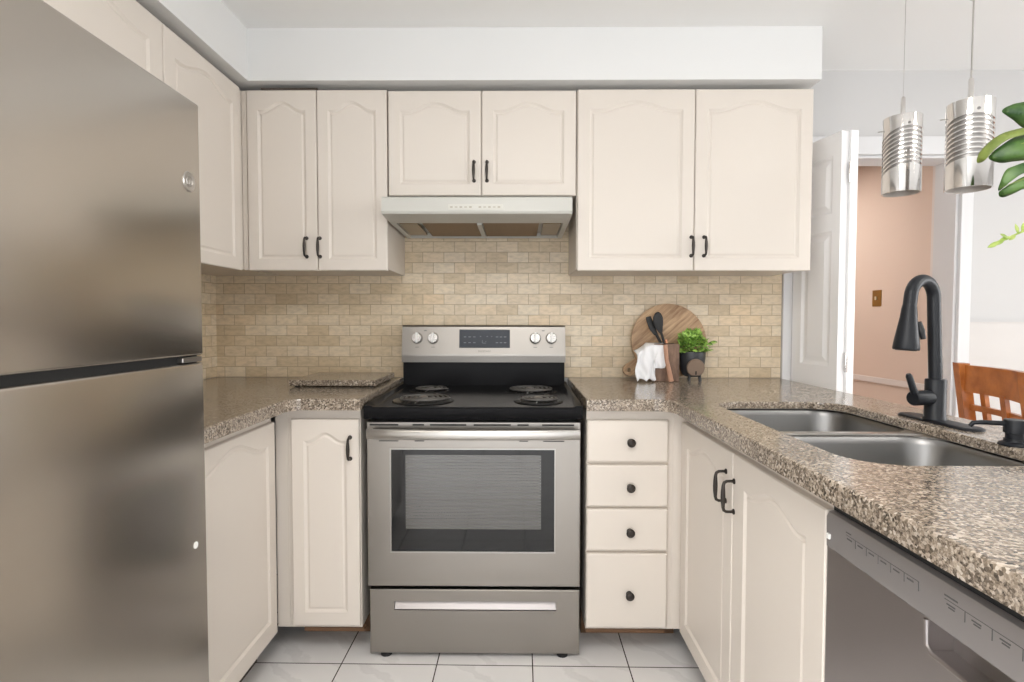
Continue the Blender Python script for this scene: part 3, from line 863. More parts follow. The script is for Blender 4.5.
# soap dispenser
SX, SY = 1.067, -1.398
t = thing('soap_dispenser', 'short black soap dispenser pump beside the faucet', 'soap dispenser', (SX, SY, CT))
bm = bm_new(); lathe(bm, [(0.0290, 0.0), (0.0290, 0.003), (0.026, 0.006), (0.0195, 0.008), (0.0190, 0.014)], 28, T(SX, SY, CT)); obj('base', bm, MAT['fauc'], t, True)
bm = bm_new(); lathe(bm, [(0.0165, 0.014), (0.0165, 0.026), (0.0200, 0.027), (0.0205, 0.052), (0.0190, 0.055), (0.0, 0.0555)], 28, T(SX, SY, CT)); obj('pump_head', bm, MAT['fauc'], t, True)
bm = bm_new(); s2 = Vector((-0.86, 0.30, 0)).normalized()
p0 = Vector((SX, SY, CT + 0.046))
tube(bm, [p0 + s2 * 0.015, p0 + s2 * 0.060, p0 + s2 * 0.074 + Vector((0, 0, -0.002)), p0 + s2 * 0.080 + Vector((0, 0, -0.010))], [0.0055, 0.005, 0.0048, 0.004], 12)
obj('spout', bm, MAT['fauc'], t, True)

# ------------------------------------------------------------------ range
RX0, RX1 = -0.523, 0.2235
RXC = (RX0 + RX1) / 2
YD = -0.673                                  # oven door face
t = thing('range', 'stainless electric range with coil burners and a wide oven door', 'stove', (RXC, -0.35, 0))
obj('body', bbox(RX0 + 0.006, RX1 - 0.006, YD + 0.045, -0.04, 0.03, 0.862), MAT['blackmat'], t)
for x in (-0.464, 0.164):
    for y in (-0.650, -0.10):
        bm = bm_new(); lathe(bm, [(0.020, 0.0), (0.020, 0.012), (0.012, 0.0135), (0.012, 0.0145)], 16, T(x, y, 0)); obj('foot', bm, MAT['blackmat'], t, True)
# cooktop: a pressed black tray with raised side rims and a rolled front
bm = bm_new()
CX0, CX1, CY0, CY1 = RX0 - 0.004, RX1 + 0.004, -0.695, -0.075
xs = [(CX0, 0.0), (CX0, 0.048), (CX0 + 0.004, 0.052), (CX0 + 0.020, 0.052), (CX0 + 0.032, 0.040), (CX1 - 0.032, 0.040), (CX1 - 0.020, 0.052), (CX1 - 0.004, 0.052), (CX1, 0.048), (CX1, 0.0)]
ys = [(CY0, -0.040, 0), (CY0, -0.007, 0), (CY0 + 0.006, 0.0, 0), (CY0 + 0.02, 0.0, 0), (CY0 + 0.035, 0.0, 1), (CY1 - 0.02, 0.004, 1), (CY1, 0.010, 1)]
grid = []
for y, dz, full in ys:
    row = []
    for x, h in xs:
        top = 0.853 + (h if full else min(h, 0.045) if h else 0.0)
        if h == 0.0: z = 0.853
        elif dz < -0.03: z = 0.853
        else: z = top + dz + (0 if full or h == 0 else 0.0)
        row.append(bm.verts.new((x, y, z)))
    grid.append(row)
for a, b_ in zip(grid, grid[1:]):
    for i in range(len(a) - 1): bm.faces.new((a[i], a[i + 1], b_[i + 1], b_[i]))
bmesh.ops.remove_doubles(bm, verts=bm.verts[:], dist=1e-5)
ob = obj('cooktop', bm, MAT['cooktop'], t, True)
md = ob.modifiers.new('thickness', 'SOLIDIFY'); md.thickness = 0.004; md.offset = -1
ZS = 0.8935
def burner(x, y, r, rings_):
    p = bm_new(); lathe(p, [(r + 0.014, 0.0015), (r + 0.012, 0.0045), (r + 0.002, 0.0035), (r - 0.012, 0.001), (0.02, 0.0006), (0.0, 0.0006)], 44, T(x, y, ZS), cap0=False)
    pan_ = obj('drip_pan', p, MAT['drip'], t, True)
    c = bm_new(); pts_ = []
    n = int(30 * rings_)
    for k in range(n + 1):
        a = 2 * PI * rings_ * k / n
        rr = 0.022 + (r - 0.006 - 0.022) * k / n
        pts_.append((x + rr * math.cos(a + 1.2), y + rr * math.sin(a + 1.2), ZS + 0.013))
    tube(c, pts_, 0.0042, 8, flat=(0.8, 1.0))
    tube(c, [pts_[0], (x, y, ZS + 0.012), (x + 0.01, y + 0.01, ZS + 0.006)], 0.004, 8)
    obj('coil', c, MAT['coil'], pan_, True)
    s = bm_new()
    for a in (0.4, 0.4 + 2 * PI / 3, 0.4 + 4 * PI / 3):
        q = [(x + rr * math.cos(a), y + rr * math.sin(a), ZS + 0.007) for rr in (0.01, r + 0.004)]
        tube(s, q, 0.0022, 6)
    lathe(s, [(0.016, 0.006), (0.016, 0.0165), (0.012, 0.018), (0.0, 0.018)], 20, T(x, y, ZS))
    obj('trivet', s, MAT['steel_dark'], pan_, True)
burner(-0.345, -0.545, 0.100, 4); burner(-0.365, -0.255, 0.074, 3); burner(0.080, -0.555, 0.076, 3); burner(0.056, -0.265, 0.100, 4)
# back guard
bm = bm_new(); box(bm, -0.514, 0.2165, -0.090, -0.012, 0.880, 1.0035, 0.002); obj('back_riser', bm, MAT['cooktop'], t)
bm = bm_new()
prof = [(-0.012, 1.004), (-0.107, 1.004), (-0.110, 1.034), (-0.110, 1.040), (-0.092, 1.163), (-0.086, 1.170), (-0.012, 1.170)]
A = [bm.verts.new((-0.5165, y, z)) for y, z in prof]; B = [bm.verts.new((0.2185, y, z)) for y, z in prof]
k = len(prof)
for i in range(k): bm.faces.new((A[i], A[(i + 1) % k], B[(i + 1) % k], B[i]))
bm.faces.new(A[::-1]); bm.faces.new(B)
ctl = obj('control_panel', bm, MAT['steel_range'], t)
# panel frame: u along x, w out of the tilted face
tilt = math.atan2(0.018, 0.123)
def PM(x, z): # matrix at the tilted face: local x -> x, local y -> up the face, local z -> outward
    y = -0.110 + (z - 1.040) * 0.018 / 0.123
    return T(x, y, z) @ RX(PI / 2 - tilt)
bm = bm_new(); box(bm, -0.114, 0.114, -0.0415, 0.0415, -0.001, 0.002, 0.0015); bm.transform(PM(-0.1445, 1.110)); dsp = obj('display', bm, MAT['display'], ctl)
def mk(px, py, w, h):
    b2 = bm_new(); box(b2, px - w / 2, px + w / 2, py - h / 2, py + h / 2, 0.002, 0.0024); b2.transform(PM(-0.1445, 1.110))
    obj('display_symbol', b2, MAT['printlight'], dsp)
for px in (-0.088, -0.067, -0.046, 0.056, 0.074, 0.092):
    for py in (0.008, -0.018): mk(px, py, 0.011, 0.0035)
for px in (-0.018, 0.012, 0.032): mk(px, 0.010, 0.006, 0.003)
for px, py, w, h in ((-0.010, -0.014, 0.002, 0.014), (0.0, -0.020, 0.014, 0.002), (0.006, -0.012, 0.004, 0.002)): mk(px, py, w, h)
text_mesh('brand_text', 'FRIGIDAIRE', 0.011, MAT['print'], PM(-0.1445, 1.0535) @ T(0, 0, 0.0008), ctl)
for x in (-0.4475, -0.3755, 0.0835, 0.1555):
    mt = PM(x, 1.112)
    bm = bm_new(); lathe(bm, [(0.0255, 0.0), (0.0255, 0.003), (0.0240, 0.005), (0.0220, 0.020), (0.0205, 0.022), (0.0, 0.022)], 28, mt)
    kb = obj('knob', bm, MAT['knobsilver'], ctl, True)
    bm = bm_new(); box(bm, -0.0042, 0.0042, -0.0225, 0.0225, 0.018, 0.031, 0.0015); bm.transform(mt); obj('knob_grip', bm, MAT['whiteplastic'], kb)
    bm = bm_new(); box(bm, -0.008, 0.008, -0.0012, 0.0012, 0.0002, 0.0006); bm.transform(PM(x, 1.072)); obj('knob_mark', bm, MAT['print'], ctl)
for x in (-0.4115, 0.1195):
    bm = bm_new(); box(bm, -0.006, 0.006, -0.002, 0.002, 0.0002, 0.0006); bm.transform(PM(x, 1.146)); obj('knob_mark', bm, MAT['print'], ctl)
# oven door: steel frame around the glass
bm = bm_new()
u0, u1, z0, z1 = RX0, RX1, 0.2555, 0.8395
gx0, gx1, gz0_, gz1_ = -0.4405, 0.1345, 0.379, 0.7435
def frame_plate(bm, o, i, yb, yf, r=0.003):
    def rg(q, y): return [bm.verts.new((x, y, z)) for x, z in q]
    def rc(a, s=0.0): return [(a[0] + s, a[2] + s), (a[1] - s, a[2] + s), (a[1] - s, a[3] - s), (a[0] + s, a[3] - s)]
    R_ = [rg(rc(o), yb), rg(rc(o), yf + r), rg(rc(o, r), yf), rg(rc(i), yf), rg(rc(i), yb), ]
    for P_, Q_ in zip(R_, R_[1:] + R_[:1]):
        for k in range(4): bm.faces.new((P_[k], P_[(k + 1) % 4], Q_[(k + 1) % 4], Q_[k]))
frame_plate(bm, (u0, u1, z0, z1), (gx0, gx1, gz0_, gz1_), YD + 0.040, YD)
dor = obj('oven_door', bm, MAT['steel_range'], t)
bm = bm_new(); frame_plate(bm, (gx0 - 0.002, gx1 + 0.002, gz0_ - 0.003, gz1_ + 0.002), (gx0 + 0.002, gx1 - 0.002, gz0_ + 0.002, gz1_ - 0.002), YD + 0.010, YD - 0.0015, 0.001); obj('window_trim', bm, MAT['steel_bright'], dor)
bm = bm_new(); frame_plate(bm, (gx0 + 0.001, gx1 - 0.001, gz0_ + 0.001, gz1_ - 0.001), (-0.389, 0.086, 0.459, 0.7215), YD + 0.012, YD + 0.004, 0.0005); obj('oven_glass', bm, MAT['ovenglass'], dor)
obj('inner_window', bbox(-0.3905, 0.0875, YD + 0.0042, YD + 0.012, 0.4575, 0.723), MAT['oveninner'], dor)
obj('door_back', bbox(u0 + 0.01, u1 - 0.01, YD + 0.0405, YD + 0.0445, z0 + 0.005, z1 - 0.005), MAT['blackmat'], dor)
# vent slots
for a, b_ in ((-0.512, -0.412), (-0.362, -0.322), (-0.301, -0.175), (-0.149, -0.020), (0.003, 0.042), (0.089, 0.200)):
    bm = bbox(a, b_, YD - 0.0006, YD + 0.004, 0.8255, 0.8310); obj('vent_slot', bm, MAT['gap'], dor)
for a, b_ in ((-0.480, -0.412), (-0.355, -0.322), (0.010, 0.040), (0.093, 0.166)):
    bm = bbox(a, b_, YD - 0.0006, YD + 0.004, 0.7700, 0.7735); obj('vent_slot', bm, MAT['gap'], dor)
# bowed handle
bm = bm_new(); pts = []
for k in range(25):
    s = -1 + 2 * k / 24
    pts.append((RXC + s * 0.366, YD - 0.030 - 0.022 * (1 - s * s), 0.8020 + 0.001 * (1 - s * s)))
tube(bm, pts, 0.0178, 16, flat=(1.0, 0.42), upv=(0, 0, 1))
for s in (-1, 1):
    tube(bm, [(RXC + s * 0.357, YD + 0.001, 0.8020), (RXC + s * 0.357, YD - 0.034, 0.8020)], 0.0150, 14, flat=(1.0, 0.6), upv=(0, 0, 1))
hdl = obj('oven_handle', bm, MAT['steel_bright'], dor, True)
# storage drawer with a long recessed grip
bm = bm_new()
frame_plate(bm, (RX0 + 0.006, RX1 - 0.001, 0.0150, 0.2440), (-0.431, 0.140, 0.1700, 0.2030), YD + 0.040, YD)
dw_ = obj('drawer', bm, MAT['steel_range'], t)
bm = bm_new()
box(bm, -0.4305, 0.1395, YD + 0.022, YD + 0.030, 0.1705, 0.2025)
dwb = obj('grip_recess', bm, MAT['gap'], dw_)  # recess back coloured near-black for the shadow line above the lip
bm = bm_new()
q = [(YD + 0.005, 0.1715), (YD + 0.0215, 0.1715), (YD + 0.0215, 0.194), (YD + 0.018, 0.194)]
A = [bm.verts.new((-0.430, y, z)) for y, z in q]; B = [bm.verts.new((0.139, y, z)) for y, z in q]
for i in range(4): bm.faces.new((A[i], A[(i + 1) % 4], B[(i + 1) % 4], B[i]))
bm.faces.new(A[::-1]); bm.faces.new(B)
obj('grip_lip', bm, MAT['dw'], dw_)

# ------------------------------------------------------------------ range hood
t = thing('range_hood', 'off-white under-cabinet range hood above the stove', 'range hood', (-0.15, -0.25, 1.6))
HX0, HX1 = -0.508, 0.2075
bm = bm_new()
# shell: profile along the side (y, z), hollow underneath
prof_o = [(-0.012, 1.690), (-0.340, 1.690), (-0.488, 1.657), (-0.497, 1.650), (-0.500, 1.600), (-0.495, 1.592), (-0.430, 1.586), (-0.012, 1.572)]
A = [bm.verts.new((HX0, y, z)) for y, z in prof_o]; B = [bm.verts.new((HX1, y, z)) for y, z in prof_o]
k = len(prof_o)
for i in range(k - 2): bm.faces.new((A[i], A[i + 1], B[i + 1], B[i]))
bm.faces.new((A[k - 1], A[0], B[0], B[k - 1]))
bm.faces.new(A[::-1]); bm.faces.new(B)
# underside rim with recess
yi0, yi1 = -0.345, -0.030
def zu(y): return 1.586 + (y + 0.430) / 0.418 * (1.572 - 1.586)
o4 = [A[k - 2], B[k - 2], B[k - 1], A[k - 1]]
i4 = [bm.verts.new((x, y, zu(y))) for x, y in ((HX0 + 0.022, yi0), (HX1 - 0.022, yi0), (HX1 - 0.022, yi1), (HX0 + 0.022, yi1))]
r4 = [bm.verts.new((v.co.x, v.co.y, v.co.z + 0.022)) for v in i4]
for i in range(4):
    bm.faces.new((o4[i], o4[(i + 1) % 4], i4[(i + 1) % 4], i4[i])); bm.faces.new((i4[i], i4[(i + 1) % 4], r4[(i + 1) % 4], r4[i]))
bm.faces.new(r4)
obj('canopy', bm, MAT['hood'], t)
for x0, x1 in ((-0.385, -0.163), (-0.138, 0.090)):
    bm = bm_new(); vs = []
    for dz in (0.004, 0.014):
        vs.append([bm.verts.new((x, y, zu(y) + dz)) for x, y in ((x0, yi0 + 0.006), (x1, yi0 + 0.006), (x1, yi1 - 0.01), (x0, yi1 - 0.01))])
    for i in range(4): bm.faces.new((vs[0][i], vs[0][(i + 1) % 4], vs[1][(i + 1) % 4], vs[1][i]))
    bm.faces.new(vs[0]); bm.faces.new(vs[1])
    obj('filter', bm, MAT['filter'], t)
for x0, x1 in ((-0.480, -0.405), (0.108, 0.180)):
    bm = bm_new(); vs = []
    for dz in (0.003, 0.014):
        vs.append([bm.verts.new((x, y, zu(y) + dz)) for x, y in ((x0, yi0 + 0.03), (x1, yi0 + 0.03), (x1, yi1 - 0.04), (x0, yi1 - 0.04))])
    for i in range(4): bm.faces.new((vs[0][i], vs[0][(i + 1) % 4], vs[1][(i + 1) % 4], vs[1][i]))
    bm.faces.new(vs[0]); bm.faces.new(vs[1])
    obj('light_lens', bm, MAT['lens'], t)
obj('filter_bar', bbox(-0.160, -0.141, yi0 + 0.001, yi1 - 0.001, 1.576, 1.592), MAT['hood'], t)
ss = obj('switch_strip', bbox(-0.258, -0.052, -0.5018, -0.4975, 1.605, 1.627, 0.001), MAT['strip'], t)
ss['label'] = 'flat white control strip'
for i in range(11):
    x = -0.245 + i * 0.0178
    if i != 5:
        obj('strip_symbol', bbox(x - 0.005, x + 0.005, -0.5022, -0.5016, 1.6135 if i % 2 else 1.6125, 1.6175 if i % 2 else 1.6185), MAT['printhood'], ss)

# ------------------------------------------------------------------ refrigerator
FRX = -0.700
t = thing('refrigerator', 'tall stainless top-freezer refrigerator with a round badge', 'refrigerator', (-1.06, -1.73, 0))
FY0, FY1 = -2.115, -1.354
obj('body', bbox(XL + 0.015, FRX - 0.068, FY0 + 0.004, FY1 - 0.004, 0.035, 1.655, 0.004), MAT['steel_dark'], t)
d1 = obj('freezer_door', bbox(FRX - 0.060, FRX, FY0, FY1, 1.1140, 1.6640, 0.005, 3), MAT['steel'], t, True)
d2 = obj('fridge_door', bbox(FRX - 0.060, FRX, FY0, FY1, 0.075, 1.0975, 0.005, 3), MAT['steel'], t, True)
obj('door_gasket', bbox(FRX - 0.067, FRX - 0.012, FY0 + 0.006, FY1 - 0.006, 1.0978, 1.1136), MAT['gap'], t)
obj('toe_grille', bbox(FRX - 0.09, FRX - 0.05, FY0 + 0.01, FY1 - 0.01, 0.01, 0.07), MAT['blackmat'], t)
bm = bbox(FRX - 0.050, FRX - 0.012, FY1 - 0.026, FY1 - 0.006, 1.6645, 1.6700, 0.002); obj('hinge_cap', bm, MAT['blackmat'], t)
bm = bbox(FRX - 0.058, FRX - 0.001, FY1 - 0.075, FY1 - 0.004, 1.1000, 1.1110, 0.002); obj('hinge_plate', bm, MAT['steel_dark'], t)
BM = T(FRX - 0.001, FY1 - 0.043, 1.486) @ RY(PI / 2)
bm = bm_new(); lathe(bm, [(0.0215, 0.0), (0.0215, 0.0012), (0.0195, 0.0028), (0.0160, 0.0022), (0.0, 0.0022)], 32, BM); bdg = obj('badge', bm, MAT['steel_bright'], d1, True)
bm = bm_new()
def swirl(pts_):
    tube(bm, [BM @ Vector((px, py, 0.0022)) for px, py in pts_], 0.0009, 6)
swirl([(-0.0105 * math.cos(a), 0.0105 * math.sin(a)) for a in [2 * PI * k / 24 for k in range(25)]])
swirl([(0.002 + 0.006 * math.sin(a), -0.004 + 0.004 * math.cos(a)) for a in [PI * 1.6 * k / 12 for k in range(13)]])
swirl([(0.001 + 0.005 * math.sin(a), 0.004 + 0.0035 * math.cos(a)) for a in [0.5 + PI * 1.5 * k / 12 for k in range(13)]])
obj('badge_monogram', bm, MAT['steel_dark'], bdg, True)
bm = bm_new(); lathe(bm, [(0.0075, 0.0), (0.0072, 0.0012), (0.0, 0.0014)], 20, T(FRX, FY1 - 0.044, 0.700) @ RY(PI / 2)); obj('sticker', bm, MAT['whiteplastic'], d2, True)

# ------------------------------------------------------------------ dishwasher
DX = 0.5675
DY1, DY0 = -1.580, -2.200
t = thing('dishwasher', 'stainless dishwasher with a grey control strip at the end of the peninsula', 'dishwasher', (0.85, -1.9, 0))
obj('body', bbox(DX + 0.05, 1.14, DY0 + 0.006, DY1 - 0.022, 0.02, 0.86), MAT['gap'], t)
obj('toe_panel', bbox(DX + 0.055, DX + 0.075, DY0 + 0.01, DY1 - 0.022, 0.0, 0.095), MAT['blackmat'], t) if False else None
bm = bm_new()
# control strip with rounded top edge
prof = [(DX + 0.048, 0.781), (DX, 0.781), (DX - 0.001, 0.835), (DX + 0.003, 0.843), (DX + 0.010, 0.846), (DX + 0.048, 0.846)]
A = [bm.verts.new((x, DY0, z)) for x, z in prof]; B = [bm.verts.new((x, DY1, z)) for x, z in prof]
k = len(prof)
for i in range(k): bm.faces.new((A[i], A[(i + 1) % k], B[(i + 1) % k], B[i]))
bm.faces.new(A[::-1]); bm.faces.new(B)
cs = obj('control_strip', bm, MAT['dwp'], t, True)
obj('top_seal', bbox(DX + 0.012, DX + 0.049, DY0, DY1, 0.8465, 0.8835), MAT['gap'], t)  # black filler standing in for the shaded gap under the worktop
# door with the pocket grip
PY1, PY0, PZ0, PZ1 = -1.829, -2.03, 0.735, 0.7785
bm = bm_new()
def rgx(q, x): return [bm.verts.new((x, y, z)) for y, z in q]
o_ = (DY0, DY1, 0.105, 0.7795); i_ = (PY0, PY1, PZ0, 0.7794)
fx_ = DX + 0.002
# lower field and two cheeks beside the pocket, then the pocket itself
box(bm, fx_, DX + 0.048, DY0, DY1, 0.105, PZ0); box(bm, fx_, DX + 0.048, PY1, DY1, PZ0, 0.7795); box(bm, fx_, DX + 0.048, DY0, PY0, PZ0, 0.7795)
dd_ = obj('door', bm, MAT['dw'], t)
bm = bm_new()
box(bm, DX + 0.036, DX + 0.047, PY0, PY1, PZ0, 0.7795)
pk_ = obj('grip_pocket', bm, MAT['steel_dark'], dd_)
bm = bm_new()
tube(bm, [(DX + 0.0005, PY1 + 0.004, 0.778), (DX + 0.0005, PY1 + 0.002, PZ0 + 0.008), (DX + 0.0005, PY1 - 0.008, PZ0), (DX + 0.0005, PY0 + 0.008, PZ0), (DX + 0.0005, PY0 - 0.002, PZ0 + 0.008), (DX + 0.0005, PY0 - 0.004, 0.778)], 0.0035, 8)
obj('grip_rim', bm, MAT['dw'], dd_, True)
bm = bm_new()
def dwm(y0, y1, z0, z1): box(bm, DX - 0.0014, DX - 0.0002, y0, y1, z0, z1)
y = -1.640
dwm(y - 0.014, y, 0.8275, 0.8290)
for i in range(6):
    yy = y - i * 0.029
    dwm(yy - 0.016, yy - 0.003, 0.8170, 0.8190)
    dwm(yy - 0.0265, yy - 0.026, 0.810, 0.8235)
dwm(y - 0.172, y, 0.8232, 0.8237)
y = -1.858
dwm(y - 0.022, y, 0.8280, 0.8300)
for i in range(5):
    yy = y - i * 0.040
    dwm(yy - 0.018, yy - 0.004, 0.8180, 0.8196); dwm(yy - 0.017, yy - 0.007, 0.8145, 0.8160)
    dwm(yy - 0.034, yy - 0.0334, 0.810, 0.8235)
dwm(y - 0.196, y, 0.8238, 0.8243)
obj('strip_lettering', bm, MAT['print'], cs)
bm = bm_new(); box(bm, DX - 0.0035, DX + 0.001, -1.5925, -1.584, 0.796, 0.806, 0.001); obj('side_clip', bm, MAT['whiteplastic'], cs)

# ------------------------------------------------------------------ things on the worktop by the wall
# round board with a holed handle, leaning on the tile
bm = bm_new()
BR, BCX, BCZ = 0.171, 0.698, CT + 0.1765
ha = math.radians(216)
ol = []
hw = 0.019
a_half = math.asin(hw / BR) * 1.35
n = 64
for k in range(n + 1):
    a = ha + a_half + (2 * PI - 2 * a_half) * k / n
    ol.append((BR * math.cos(a), BR * math.sin(a)))
hd_ = Vector((math.cos(ha), math.sin(ha))); hn = Vector((-hd_.y, hd_.x))
L1 = BR + 0.055
for k in range(13):
    a = -PI / 2 + PI * k / 12
    p = hd_ * (L1 + 0.029 * math.cos(a)) + hn * (0.029 * math.sin(a))
    ol.append((p.x, p.y))
cxh = hd_ * (L1 + 0.004)
hole_ = [(cxh.x + 0.0100 * math.cos(a), cxh.y + 0.0100 * math.sin(a)) for a in [2 * PI * k / 14 for k in range(14)]]
bm = poly_plate(ol, -0.009, 0.009, [hole_])
lean = math.radians(8)
bm.transform(T(BCX, -0.036, BCZ - 0.002) @ RX(PI / 2 - lean))
t = thing('round_board', 'round striped wooden board leaning on the stone tile, its holed handle low to one side', 'serving board', (BCX, -0.05, CT))
obj('board', bm, MAT['board'], t)

# wooden utensil block
t = thing('utensil_holder', 'dark walnut block half covered by the white cloth, with utensils in it', 'utensil holder', (0.655, -0.13, CT))
bm = bm_new()
def qbox(bm, x0, x1, y0, y1, z0, z1, top=0.0): box(bm, x0, x1, y0, y1, z0, z1, 0.003)
qbox(bm, 0.600, 0.712, -0.165, -0.100, CT, CT + 0.165)
obj('block', bm, MAT['holder'], t)
obj('mouth', bbox(0.608, 0.700, -0.155, -0.110, CT + 0.1652, CT + 0.1660), MAT['gap'], t)
bm = bm_new(); tube(bm, [(0.645, -0.184, CT + 0.162), (0.650, -0.186, CT + 0.10), (0.668, -0.200, CT + 0.004)], [0.009, 0.009, 0.011], 10, flat=(1.0, 0.55))
tag(obj('wooden_stick', bm, MAT['slatwood'], None, True), 'thin reddish wooden stick leaning on the front of the walnut block', 'kitchen utensil')
# black spoon and spatula
t = thing('spoon', 'black serving spoon with its bowl up, standing in the walnut block', 'kitchen utensil', (0.645, -0.125, CT + 0.166), 'utensils in the block')
bm = bm_new()
p0 = Vector((0.652, -0.128, CT + 0.1665)); 
q = [(0.642, 0.215, 0.008), (0.634, 0.237, 0.017), (0.629, 0.262, 0.0230), (0.628, 0.283, 0.0215), (0.629, 0.300, 0.013), (0.630, 0.306, 0.003)]
tube(bm, [Vector((x, -0.118 , CT + z)) for x, z, r in q], [r for *_, r in q], 18, flat=(0.25, 1.0), upv=(0, 1, 0))
obj('spoon_bowl', bm, MAT['blackmat'], t, True)
bm = bm_new(); tube(bm, [(0.654, -0.128, CT + 0.167), (0.648, -0.122, CT + 0.195), (0.642, -0.118, CT + 0.217)], [0.0055, 0.0058, 0.006], 10); obj('handle', bm, MAT['blackmat'], t, True)
bm = bm_new(); tube(bm, [(0.663, -0.133, CT + 0.167), (0.661, -0.131, CT + 0.183)], 0.0062, 10); obj('copper_tip', bm, MAT['copper'], t, True)
t = thing('spatula', 'narrow black spatula tilted beside the black spoon in the walnut block', 'kitchen utensil', (0.625, -0.12, CT + 0.166), 'utensils in the block')
bm = bm_new(); q = [((0.622, -0.112, CT + 0.205), 0.009), ((0.606, -0.104, CT + 0.235), 0.014), ((0.594, -0.099, CT + 0.270), 0.0135), ((0.590, -0.097, CT + 0.285), 0.011)]
tube(bm, [a for a, _ in q], [r for _, r in q], 12, flat=(0.22, 1.0), upv=(0, 1, 0)); obj('blade', bm, MAT['blackmat'], t, True)
bm = bm_new(); tube(bm, [(0.640, -0.128, CT + 0.167), (0.622, -0.112, CT + 0.208)], [0.006, 0.0065], 10); obj('handle', bm, MAT['blackmat'], t, True)

# white cloth draped over the block and hanging to the worktop
bm = bm_new()
NU, NV = 26, 30
random.seed(4)
gridv = []
for j in range(NV + 1):
    v = j / NV
    row = []
    for i in range(NU + 1):
        u = i / NU
        # top edge runs from the left edge (low) up to the block top and across
        xtop = 0.517 + 0.130 * u; ztop = CT + 0.135 + 0.035 * min(1.0, u / 0.45) - 0.002 * u
        if u < 0.52:
            xb = 0.517 + 0.095 * u / 0.52; zb = CT + 0.004 + 0.010 * abs(math.sin(u * 14))
        else:
            xb = 0.596 + 0.052 * (u - 0.52) / 0.48; zb = CT + 0.060
        s = v
        if u >= 0.52:
            f = 1.0
        x = xtop + (xb - xtop) * s + 0.006 * math.sin(7 * v + 9 * u)
        z = ztop + (zb - ztop) * s
        fold = 0.011 * math.sin(22 * u + 3.2 * v) * (0.35 + v * 0.9) * (1.2 - u * 0.95) + 0.006 * math.sin(41 * u - 5 * v) * v * (1 - u * .8)
        y = -0.171 - 0.012 * (1 - u) - fold - 0.016 * v * (1 - u)
        if v < 0.10:
            y += (0.10 - v) * 0.45
        row.append(bm.verts.new((x, y, z)))
    gridv.append(row)
for a, b_ in zip(gridv, gridv[1:]):
    for i in range(NU): bm.faces.new((a[i], a[i + 1], b_[i + 1], b_[i]))
ob = obj('dish_towel', bm, MAT['cloth'], None, 'all')
md = ob.modifiers.new('thickness', 'SOLIDIFY'); md.thickness = 0.002; md.offset = 0
tag(ob, 'crumpled white dish towel draped over the walnut block', 'dish towel')

# black footed pot with a leafy herb
PXc, PYc = 0.783, -0.115
t = thing('potted_herb', 'leafy green herb in a small black footed pot by the tile', 'potted plant', (PXc, PYc, CT))
bm = bm_new()
lathe(bm, [(0.0, 0.020), (0.030, 0.020), (0.042, 0.028), (0.050, 0.050), (0.0565, 0.100), (0.0575, 0.126), (0.0560, 0.130), (0.0525, 0.128), (0.0520, 0.110), (0.0, 0.108)], 36, T(PXc, PYc, CT), cap0=False, cap1=False)
pot = obj('pot', bm, MAT['pot'], t, True)
for a in (-2.15, -0.95, 1.57):
    bm = bm_new(); px, py = PXc + 0.037 * math.cos(a), PYc + 0.037 * math.sin(a)
    tube(bm, [(px, py, CT + 0.030), (px + 0.004 * math.cos(a), py + 0.004 * math.sin(a), CT + 0.012), (px + 0.006 * math.cos(a), py + 0.006 * math.sin(a), CT)], [0.009, 0.0065, 0.0075], 10)
    obj('pot_foot', bm, MAT['pot'], pot, True)
bm = bm_new(); lathe(bm, [(0.0515, 0.1085), (0.03, 0.113), (0.0, 0.115)], 24, T(PXc, PYc, CT)); obj('soil', bm, MAT['soil'], t, True)
bm = bm_new()
am = T(PXc - 0.002, PYc - 0.0525, CT + 0.062) @ RX(PI / 2 + 0.09)
lathe(bm, [(0.0390, 0.0), (0.0390, 0.006), (0.0365, 0.009), (0.0, 0.009)], 32, am); em = obj('front_disc', bm, MAT['emblem'], pot, True)
em['label'] = 'round brown disc on the pot'
bm = bm_new(); box(bm, -0.0025, 0.0035, -0.030, -0.014, 0.0085, 0.0102); box(bm, -0.020, 0.020, -0.0400, -0.0330, 0.004, 0.0098); bm.transform(am); obj('disc_notch', bm, MAT['gap'], em)
random.seed(11)
bm = bm_new()
def leaf(bm, base, d, nrm, L, W, curl=0.25):
    d = d.normalized(); side = d.cross(nrm).normalized(); nrm = side.cross(d).normalized()
    rows = []
    for k in range(5):
        s = k / 4
        w = W * (math.sin(PI * min(1, s * 0.88 + 0.10)) ** 0.8)
        c = base + d * (L * s) - nrm * (curl * L * s * s)
        rows.append((bm.verts.new(c + side * w), bm.verts.new(c - nrm * 0.12 * W), bm.verts.new(c - side * w)))
    for a, b_ in zip(rows, rows[1:]):
        bm.faces.new((a[0], a[1], b_[1], b_[0])); bm.faces.new((a[1], a[2], b_[2], b_[1]))
for k in range(230):
    a = random.uniform(0, 2 * PI); el = random.uniform(-0.05, 1.5)
    rr = random.uniform(0.45, 1.0)
    d = Vector((math.cos(a) * math.cos(el), math.sin(a) * math.cos(el), math.sin(el)))
    base = Vector((PXc, PYc, CT + 0.128)) + Vector((d.x * 0.066 * rr, d.y * 0.050 * rr, d.z * 0.088 * rr))
    dd0 = (d + Vector((random.uniform(-.7, .7), random.uniform(-.7, .7), random.uniform(-.3, .7)))).normalized()
    leaf(bm, base, dd0, Vector((random.uniform(-.6, .6), random.uniform(-1.0, .2), 1.0)).normalized(), random.uniform(0.020, 0.034), random.uniform(0.007, 0.0115))
